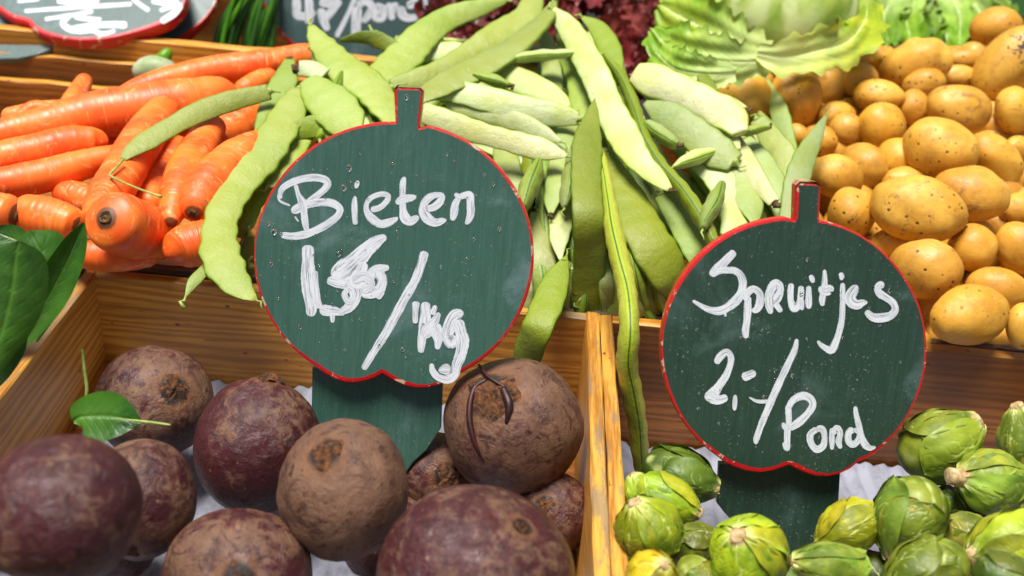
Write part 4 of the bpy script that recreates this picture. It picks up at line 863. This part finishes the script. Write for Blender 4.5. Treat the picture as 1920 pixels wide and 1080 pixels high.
# ------------------------------------------------------------------ brussels sprouts
SPR_T = pile(-.045, .12)
def sprout(label, cx, cy, rx, ry, stem, t, col=(1, 1, 1), seed=0, front=True, stemlen=.10, elong=1.0, nleaf=8):
    r = np.random.default_rng(seed); w_ = t/F; sx = stem[0]-cx; sy = stem[1]-cy; rm = (rx+ry)/2
    sdir = dir_px(cx, cy, rm*1.02, stem[0], stem[1], front); P = atd(cx, cy, t); Z = -sdir; X = nrm(np.cross(Z, nrm(r.normal(size=3)))); Y = np.cross(Z, X)
    R = min(rx, ry)*w_; Lz = max(R, (rx*w_ if abs(sx)*1.2 > abs(sy) else ry*w_))*elong*1.1
    def sp(th_, ph, k=1.):          # th_ from the stem pole
        st_ = np.sin(th_)**.9; c_ = np.cos(th_); nar = 1-.22*ss(c_, .2, 1.)   # narrower at the stem
        return P+(X*np.cos(ph)*st_*R*nar*k+Y*np.sin(ph)*st_*R*nar*k - Z*c_*Lz*k)
    core = empty('brussels_sprout', P); tag(core, label, 'brussels sprout', 'brussels sprouts in the crate')
    U = ICO4[0]; th_ = np.arccos(np.clip(-U[:, 2], -1, 1)); ph = np.arctan2(U[:, 1], U[:, 0]); Vc = np.array([sp(a, b, .95) for a, b in zip(th_, ph)])
    mk('head', Vc, ICO4[1], M_SPR, core, attrs={'vein': .3+.3*fnoise(U, 9, 7, seed), 'base': ss(-th_, -.7, -.2)}, color=col)
    for k in range(nleaf):
        nu, nv = 25, 30; ph0 = k*2.4+r.uniform(-.3, .3); wid = r.uniform(.95, 1.25); top = r.uniform(1.9, 2.7)-.03*k; K = .955+.011*k; V = []; ve = []; ba = []
        lat = [(.16+.14*m_, r.uniform(.42, .6)) for m_ in range(6)]; ofs = r.uniform(-.04, .04)
        for j in range(nv):
            v = j/(nv-1); hw = wid*(.30+.70*math.sin(min(1, v*1.25+.12)*math.pi/2))*math.sqrt(max(0, 1-max(0, (v-.62)/.38)**2.3))
            for i in range(nu):
                u = -1+2*i/(nu-1); th2 = .16+(top-.16)*v; st2 = max(math.sin(th2), .35)
                uw = u+.07*math.sin(6*v+k)+.03*math.sin(17*v+k*2); rib = math.exp(-(uw*hw/(.045*(1.25-v)))**2)*1.0
                lv = 0
                for vk, sl_ in lat:
                    vk2 = vk+(ofs if u > 0 else -ofs)
                    lv = max(lv, math.exp(-((v-vk2-sl_*abs(u)*.35*(1+.5*abs(u))-.02*math.sin(14*u+vk*40))/.013)**2)*(1-.6*abs(u)))
                cell = fnoise(np.array([[u*hw*3, v*5, k]]), 2.6, 5, seed+k)[0]
                e = abs(u); edge_lift = (.045*e**6+.05*max(0, (v-.84)/.16)**2)*(1+.5*math.sin(23*v+7*u+k))
                kk = K+edge_lift+.010*rib+.006*lv+.020*cell*(1-rib)+.006*math.sin(9*v+5*u)
                phv = ph0+u*hw/st2*.80*min(1, st2+.2)
                V.append(sp(np.array(th2), np.array(phv), kk)); ve.append(min(1, max(rib*(1.1-.5*v), lv*.75))); ba.append(max(0, 1-v*4.2)**1.3)
        cl = tuple(c*r.uniform(.85, 1.15) for c in col)
        mk('leaf', V, grid_faces(nv, nu), M_SPR, core, attrs={'vein': ve, 'base': ba}, color=cl)
    rs = R*r.uniform(.18, .27); base = sp(np.array(.02), np.array(0.), .93); q = [base+sdir*Lz*x for x in (-.08, 0, stemlen*.5, stemlen, stemlen+.03, stemlen+.031)]
    v, f = tube(q, np.array([rs*1.5, rs*1.25, rs*1.02, rs, rs*.8, rs*.1]), 18); v = v+fnoise(v, 500, 6, seed)[:, None]*.00035
    mk('cut_stem', v, f, M_CUT, core); return core
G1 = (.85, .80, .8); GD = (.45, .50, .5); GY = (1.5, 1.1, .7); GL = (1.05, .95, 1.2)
SPR = [
 ('smooth green sprout leaning on the back board right of the sign, cut end up right', 1760,833,76,64,(1832,788),.80,G1,{}),
 ('pale veined sprout with a long stub of stem pointing left', 1854,902,62,60,(1795,893),.765,GL,{'stemlen': .38}),
 ('upright sprout at the right edge with its pale base on top', 1927,842,50,78,(1903,765),.80,GL,{}),
 ('large sprout with a strong pale midrib, right of the sign post', 1706,970,67,76,(1666,1052),.745,G1,{}),
 ('olive sprout with brown specks touching the sign post', 1590,992,62,50,(1532,1026),.755,(1.3,1.1,.5),{}),
 ('pale veined sprout lying flat at the bottom, below the speckled one', 1560,1062,72,44,(1488,1052),.70,GL,{}),
 ('wide sprout at the bottom edge between the midrib one and the corner', 1738,1076,80,64,(1672,1108),.69,G1,{}),
 ('small round sprout with a white rib in the middle of the group', 1815,1003,47,41,(1852,1018),.75,GL,{}),
 ('big pointed sprout at the right edge with its stem stub facing left', 1895,1022,78,62,(1820,1042),.70,(1.2,1.1,.8),{}),
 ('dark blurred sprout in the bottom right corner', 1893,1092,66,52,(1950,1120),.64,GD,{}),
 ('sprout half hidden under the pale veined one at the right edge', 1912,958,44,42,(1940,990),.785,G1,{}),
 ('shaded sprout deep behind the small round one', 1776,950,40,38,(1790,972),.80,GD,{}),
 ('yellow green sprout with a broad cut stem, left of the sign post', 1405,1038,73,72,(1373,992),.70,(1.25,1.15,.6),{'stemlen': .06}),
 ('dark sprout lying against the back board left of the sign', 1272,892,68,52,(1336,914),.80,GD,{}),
 ('sprout with a pale yellow cut base, behind the bean tip', 1250,935,60,44,(1308,962),.765,(1.25,1.2,.7),{}),
 ('large blurred sprout against the divider', 1215,992,62,60,(1190,940),.72,(1.1,.95,.5),{}),
 ('bright green sprout right of the one by the divider', 1298,1022,48,40,(1340,1005),.745,G1,{}),
 ('yellow pinkish sprout at the bottom edge by the divider', 1222,1078,52,46,(1240,1048),.66,(1.9,1.2,.5),{}),
 ('sprout low at the bottom edge between the yellow ones', 1312,1088,50,40,(1340,1120),.70,G1,{}),
 ('small light sprout tucked under the bean tip beside the divider', 1200,925,34,36,(1188,890),.775,(1.1,1.1,.7),{}),
]
for i, (lb, x, y, rx, ry, s_, t, c, kw) in enumerate(SPR): sprout(lb, x, y, rx, ry, s_, t, c, 70+i, **kw)
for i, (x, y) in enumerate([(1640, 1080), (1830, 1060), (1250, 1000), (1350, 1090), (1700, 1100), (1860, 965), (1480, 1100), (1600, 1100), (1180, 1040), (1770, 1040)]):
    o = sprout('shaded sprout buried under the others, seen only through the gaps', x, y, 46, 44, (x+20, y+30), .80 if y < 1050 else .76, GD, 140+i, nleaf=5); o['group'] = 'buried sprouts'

# ------------------------------------------------------------------ leaves
def leaf(pts, mat, tf, cup=.15, ruf=.0, freq=60, fold=0, jag=.0, lift=0, col=(1, 1, 1), seed=0, parent=None, name='leaf', nrmtilt=0., petiole=True, nu=19, nv=44, tdep=None, P=None, Wd=None, N0=None, basefade=3., pleat=0.):
    r = np.random.default_rng(seed)
    if P is None:
        q = catmull([(p[0], p[1], p[2], tf(p[0], p[1])-lift-(p[3] if len(p) > 3 else 0)) for p in pts], nv); P = np.array([atd(x, y, t) for x, y, _, t in q]); Wd = np.abs(q[:, 2])/2*q[:, 3]/F
        N0 = [nrm(-ray(a[0], a[1])+up*nrmtilt) for a in q]
    T = np.gradient(P, axis=0); T /= np.linalg.norm(T, axis=1)[:, None]+1e-12; d = np.r_[0, np.cumsum(np.linalg.norm(np.diff(P, axis=0), axis=1))]; L = d[-1]; V = []; ve = []; ba = []
    lat = np.arange(.12, .95, .13)+r.uniform(-.02, .02); ph = r.uniform(0, 6, 6); Wm = Wd.max()
    for i in range(nv):
        v = d[i]/L; N = nrm(N0[i]-T[i]*np.dot(N0[i], T[i])); S = np.cross(T[i], N)
        for j in range(nu):
            u = -1+2*j/(nu-1); e = abs(u); sg = 1 if u > 0 else -1
            jw = 1+jag*e**3*(math.sin(v*37+ph[0]+sg)+.7*math.sin(v*83+ph[1]*sg))
            h = cup*Wd[i]*u*u+fold*Wd[i]*e + ruf*Wm*e**2.2*(math.sin(freq*v+ph[2]+sg*1.3)+.6*math.sin(freq*2.1*v+ph[3]*sg+2*u))*(v**.4) + ruf*.35*Wm*math.sin(freq*.6*v+4*u+ph[4])
            h += pleat*Wm*math.sin(u*11+ph[5]+2*v)*min(1, v*2.5)*(1-.3*e)
            rib = math.exp(-(u*Wd[i]/(.05*Wm*(1.2-v)))**2); lv = 0
            for vk in lat: lv = max(lv, math.exp(-((v-vk-.28*e)/.012)**2)*(1-.7*e))
            h += (-.03*rib+.02*(1-lv)*math.sin(7*v*6.28+ph[5])*(1-e)*.5)*Wm
            V.append(P[i]+S*Wd[i]*u*jw+N*h); ve.append(min(1, max(rib, lv*.7))); ba.append(max(0, 1-v*basefade)*(1-e*.5))
    f = grid_faces(nv, nu)
    return mk(name, V, f, mat, parent, attrs={'vein': ve, 'base': ba}, color=col)
SPT = lambda x, y: slope_t(x, y, .01, .05)
def spin_leaf(label, pts, lift, seed, cup=.25, fold=0, tf=SPT, dep=None, col=(1, 1, 1)):
    o = leaf(pts, M_SPIN, tf, cup=cup, fold=fold, ruf=.02, freq=14, lift=lift, seed=seed, name='spinach_leaf', col=col, basefade=1.2); tag(o, label, 'spinach leaf', 'spinach leaves'); return o
LT = lambda t: (lambda x, y: t)
spin_leaf('broad dark blurred spinach leaf at the left edge', [(-40,730,20),(-14,670,60),(10,600,106),(24,540,122),(30,486,108),(34,462,72),(36,452,8)], 0, 1, tf=LT(.72), cup=-.3, col=(1.3,1.15,1))
spin_leaf('rounded glossy spinach leaf behind the broad dark one', [(62,640,16),(82,570,64),(82,510,98),(72,468,104),(60,442,70),(56,432,6)], 0, 2, tf=LT(.80), cup=-.35, col=(1.2,1.2,1.2))
spin_leaf('upright folded spinach leaf pointing at the carrot cut end', [(30,655,16),(62,606,48),(96,548,66),(126,490,58),(145,448,38),(157,418,5)], 0, 3, tf=LT(.775), cup=.5, fold=.15, col=(1.2,1.2,1))
spin_leaf('dark spinach leaf low in the left crate', [(50,600,20),(20,630,70),(-15,680,80),(-50,730,60)], 0, 4, tf=LT(.74), cup=.2)
spin_leaf('small spinach leaf tip touching the ringed carrot at the left edge', [(60,470,20),(30,450,50),(5,440,40),(-20,430,8)], 0, 5, tf=LT(.83), cup=.2)
for i, (x, y) in enumerate([(-50, 560), (-25, 620), (-50, 680), (30, 560)]):
    o = spin_leaf('shaded spinach leaf filling the crate behind the front leaves', [(x, y+60, 20), (x+10, y, 90), (x+20, y-60, 70), (x+25, y-90, 8)], 0, 20+i, tf=LT(.83)); o['group'] = 'buried spinach'
ll = spin_leaf('loose round spinach leaf lying on a beet, its stem pointing right', [(137,790,10),(150,782,60),(178,780,88),(210,781,90),(238,786,60),(256,790,26),(266,792,10)], 0, 6, tf=LT(.74), cup=.12, col=(1.6,1.5,1.5))
q = catmull([(215, 784, 2), (240, 787, 3), (266, 790, 5), (290, 793, 6), (320, 797, 4)], 24); v, f = tube([atd(x, y, .736) for x, y, _ in q], q[:, 2]/2*.74/F, 8); mk('stem', v, f, M_BSTALK, ll)
q = catmull([(154, 655, 5), (158, 690, 6), (163, 730, 7), (160, 752, 6)], 20); v, f = tube([atd(x, y, .80) for x, y, _ in q], q[:, 2]/2*.8/F, 8)
tag(mk('plant_stem', v, f, M_BSTALK), 'thin green stem standing against the left board above the loose leaf', 'stem')

# lettuces
LTT = lambda x, y: slope_t(x, y, .09, .12)
def head(label, loc, name='lettuce_head', cat='lettuce'):
    e = empty(name, loc); tag(e, label, cat, 'lettuces at the back'); return e
h1 = head('pale round lettuce head with spread outer leaves behind the potatoes', atd(1475, 60, 1.40))
U = ICO4[0]; t = 1.28; B = np.array([rt*124*t/F, up*118*t/F, -fw*110*t/F]); lon = np.arctan2(U[:, 0], U[:, 2]); rib = np.abs(np.sin(lon*4+.8*fnoise(U, 3, 5, 3)))
Vh = atd(1478, 22, t)+(U*(1+.03*fnoise(U, 3, 6, 2)+.02*rib)[:, None])@B
mk('head', Vh, ICO4[1], M_LET, h1, attrs={'vein': (1-rib)**2+.35, 'base': ss(-U[:, 1], .2, 1)*.8}, color=(.95, 1, 1))
LL = [([(1440,118,60),(1390,100,90),(1320,66,120),(1262,36,110),(1238,20,40)], .00, .10, .10, 17, (.9,1,.7)), ([(1450,125,40),(1380,128,84),(1310,120,110),(1250,96,90),(1222,66,30)], .03, .0, .12, 14, (.85,1,.8)), ([(1380,150,30),(1320,150,66),(1265,140,80),(1230,110,60)], .02, .1, .12, 15, (.85,1,.9)),
 ([(1420,112,30),(1470,118,70),(1530,108,80),(1590,90,90),(1622,50,80),(1628,20,30)], .05, .2, .15, 17, (1.05,1,.35)), ([(1440,118,30),(1490,118,50),(1550,108,64),(1600,86,60)], .03, .2, .1, 16, (1,1,.3)), ([(1600,100,60),(1598,50,110),(1585,0,120),(1570,-40,60)], -.08, .4, .08, 14, (1,1,.5)),
 ([(1360,80,50),(1335,40,90),(1318,0,90),(1310,-40,50)], -.03, .3, .06, 14, (.9,1,.7)), ([(1310,70,40),(1285,30,70),(1270,-10,80),(1265,-40,40)], -.03, .2, .1, 15, (.9,1,.8)), ([(1560,70,40),(1540,30,70),(1520,-10,80)], -.06, .2, .12, 17, (.85,1,.5))]
for i, (p, lf, cp, rf, fr, c) in enumerate(LL): leaf([(a_[0], a_[1]-12)+tuple(a_[2:]) for a_ in p], M_LET, LTT, cup=cp, ruf=rf, freq=fr, jag=.13, lift=lf, seed=30+i, parent=h1, col=c, pleat=.045, basefade=1.6, nu=27, nv=60)
LTB = lambda x, y: slope_t(x, y, .0, .13)
h2 = head('frilly green lettuce at the top behind the lumpy potato', atd(1730, 40, 1.5))
for i in range(13):
    x0 = 1610+i*21+random.uniform(-8, 8); leaf([(x0+random.uniform(-20,20)+(1735-x0)*.6,-50,40),(x0+(1735-x0)*.3,-15,60),(x0,30,random.uniform(50,80)),(x0+random.uniform(-10,10),70,50),(x0,92,16)], M_LET, LTB, cup=.2, ruf=.24, freq=21, jag=.16, lift=random.uniform(-.03,.05), seed=50+i, parent=h2, col=(.6*(.7+.1*(i%5)),.8*(.7+.1*(i%5)),.4), basefade=1.4, pleat=.03, nu=27, nv=44)
h3 = head('dark leafy greens in the top right corner behind the round potato', atd(1880, 20, 1.6))
for i in range(10):
    x0 = 1800+i*16; leaf([(x0,-40,30),(x0+10,0,60),(x0+random.uniform(-20,20),40,70),(x0,75,40),(x0,90,8)], M_SPIN, LTB, cup=.2, ruf=.12, freq=16, jag=.06, lift=-.05+random.uniform(-.02,.04), seed=80+i, parent=h3, col=(.9,.8,1), nu=15, nv=30)
for hi, (lb, xa, xb, ya, yb, n_) in enumerate([('dark red frilly lettuce in the middle behind the beans', 800, 1010, -30, 120, 60), ('dark red frilly lettuce left of the pale green one', 1000, 1260, -30, 175, 95)]):
    hh = head(lb, atd((xa+xb)/2, 60, 1.45))
    for i in range(n_):
        x = random.uniform(xa, xb); y = random.uniform(ya, yb); a = random.uniform(0, 6.28); L = random.uniform(22, 44); dx, dy = math.cos(a)*L, math.sin(a)*L*.7; w_ = random.uniform(34, 62)
        if x < 1010 and y > 70: y -= 60
        k_ = random.uniform(.5, 1.9)
        leaf([(x-dx, y-dy, 16), (x-dx*.4, y-dy*.4, w_*.8), (x+dx*.4, y+dy*.4, w_, random.uniform(-.01, .02)), (x+dx, y+dy, w_*.4, .01)], M_RED, LTB, cup=.3, ruf=.22, freq=random.uniform(16, 26), jag=.12, lift=random.uniform(-.05, .03), seed=1000+hi*200+i, parent=hh,
             col=(k_, k_*random.uniform(.6, 1.3), k_*random.uniform(.7, 1.1)), nu=15, nv=26, basefade=1.0)
# spring onions
on = empty('spring_onion_bunch', atd(440, 90, 1.45)); tag(on, 'bunch of dark green spring onion leaves between the far signs', 'spring onions')
for i in range(26):
    u = i/25; x0 = 385+u*110+random.uniform(-10, 10); y0 = 118+random.uniform(-4, 10); x1 = 455+u*75+random.uniform(-25, 25); t = 1.45+random.uniform(-.05, .12); w_ = random.uniform(9, 15)
    q = catmull([(x0, y0+20, w_*.7), ((x0+x1)/2+random.uniform(-10, 10)-6, (y0-10)/2, w_), (x1, -25, w_*.8)], 20); v, f = tube([atd(a, b, t) for a, b, _ in q], q[:, 2]/2*t/F, 10)
    mk('leaf', v, f, M_ONI, on, attrs={'vein': [0]*len(v), 'base': [0]*len(v)}, color=(random.uniform(.6, 1.6),)*2+(.8,))
# pale turnip behind the carrots
U = ICO4[0]; t = 1.235; P = atd(290, 133, t); V = P+(U*(1+.03*fnoise(U, 2.5, 6, 5))[:, None])@np.array([rt*42*t/F, up*28*t/F, -fw*30*t/F])
tn_ = mk('turnip', V, ICO4[1], M_TURN, origin=P); tag(tn_, 'small pale green turnip on the back rail behind the carrots', 'turnip')
v, f = tube([P+nrm(up+rt*.7)*x for x in (.012, .02, .026, .030)], np.array([.009, .008, .006, .003]), 10); mk('leaf_stub', v, f, M_ONI, tn_, attrs={'vein': [.3]*len(v), 'base': [0]*len(v)}, color=(2.2, 1.6, .6))
t = 1.52; P = atd(1597, 12, t); V = P+U@np.array([rt*20*t/F, up*26*t/F, -fw*20*t/F]); tag(mk('tomato', V, ICO4[1], M_TOM, origin=P), 'orange red tomato glimpsed between the two green lettuces at the top', 'tomato')

for o in list(bpy.data.objects):
    if '_o' in o: del o['_o']
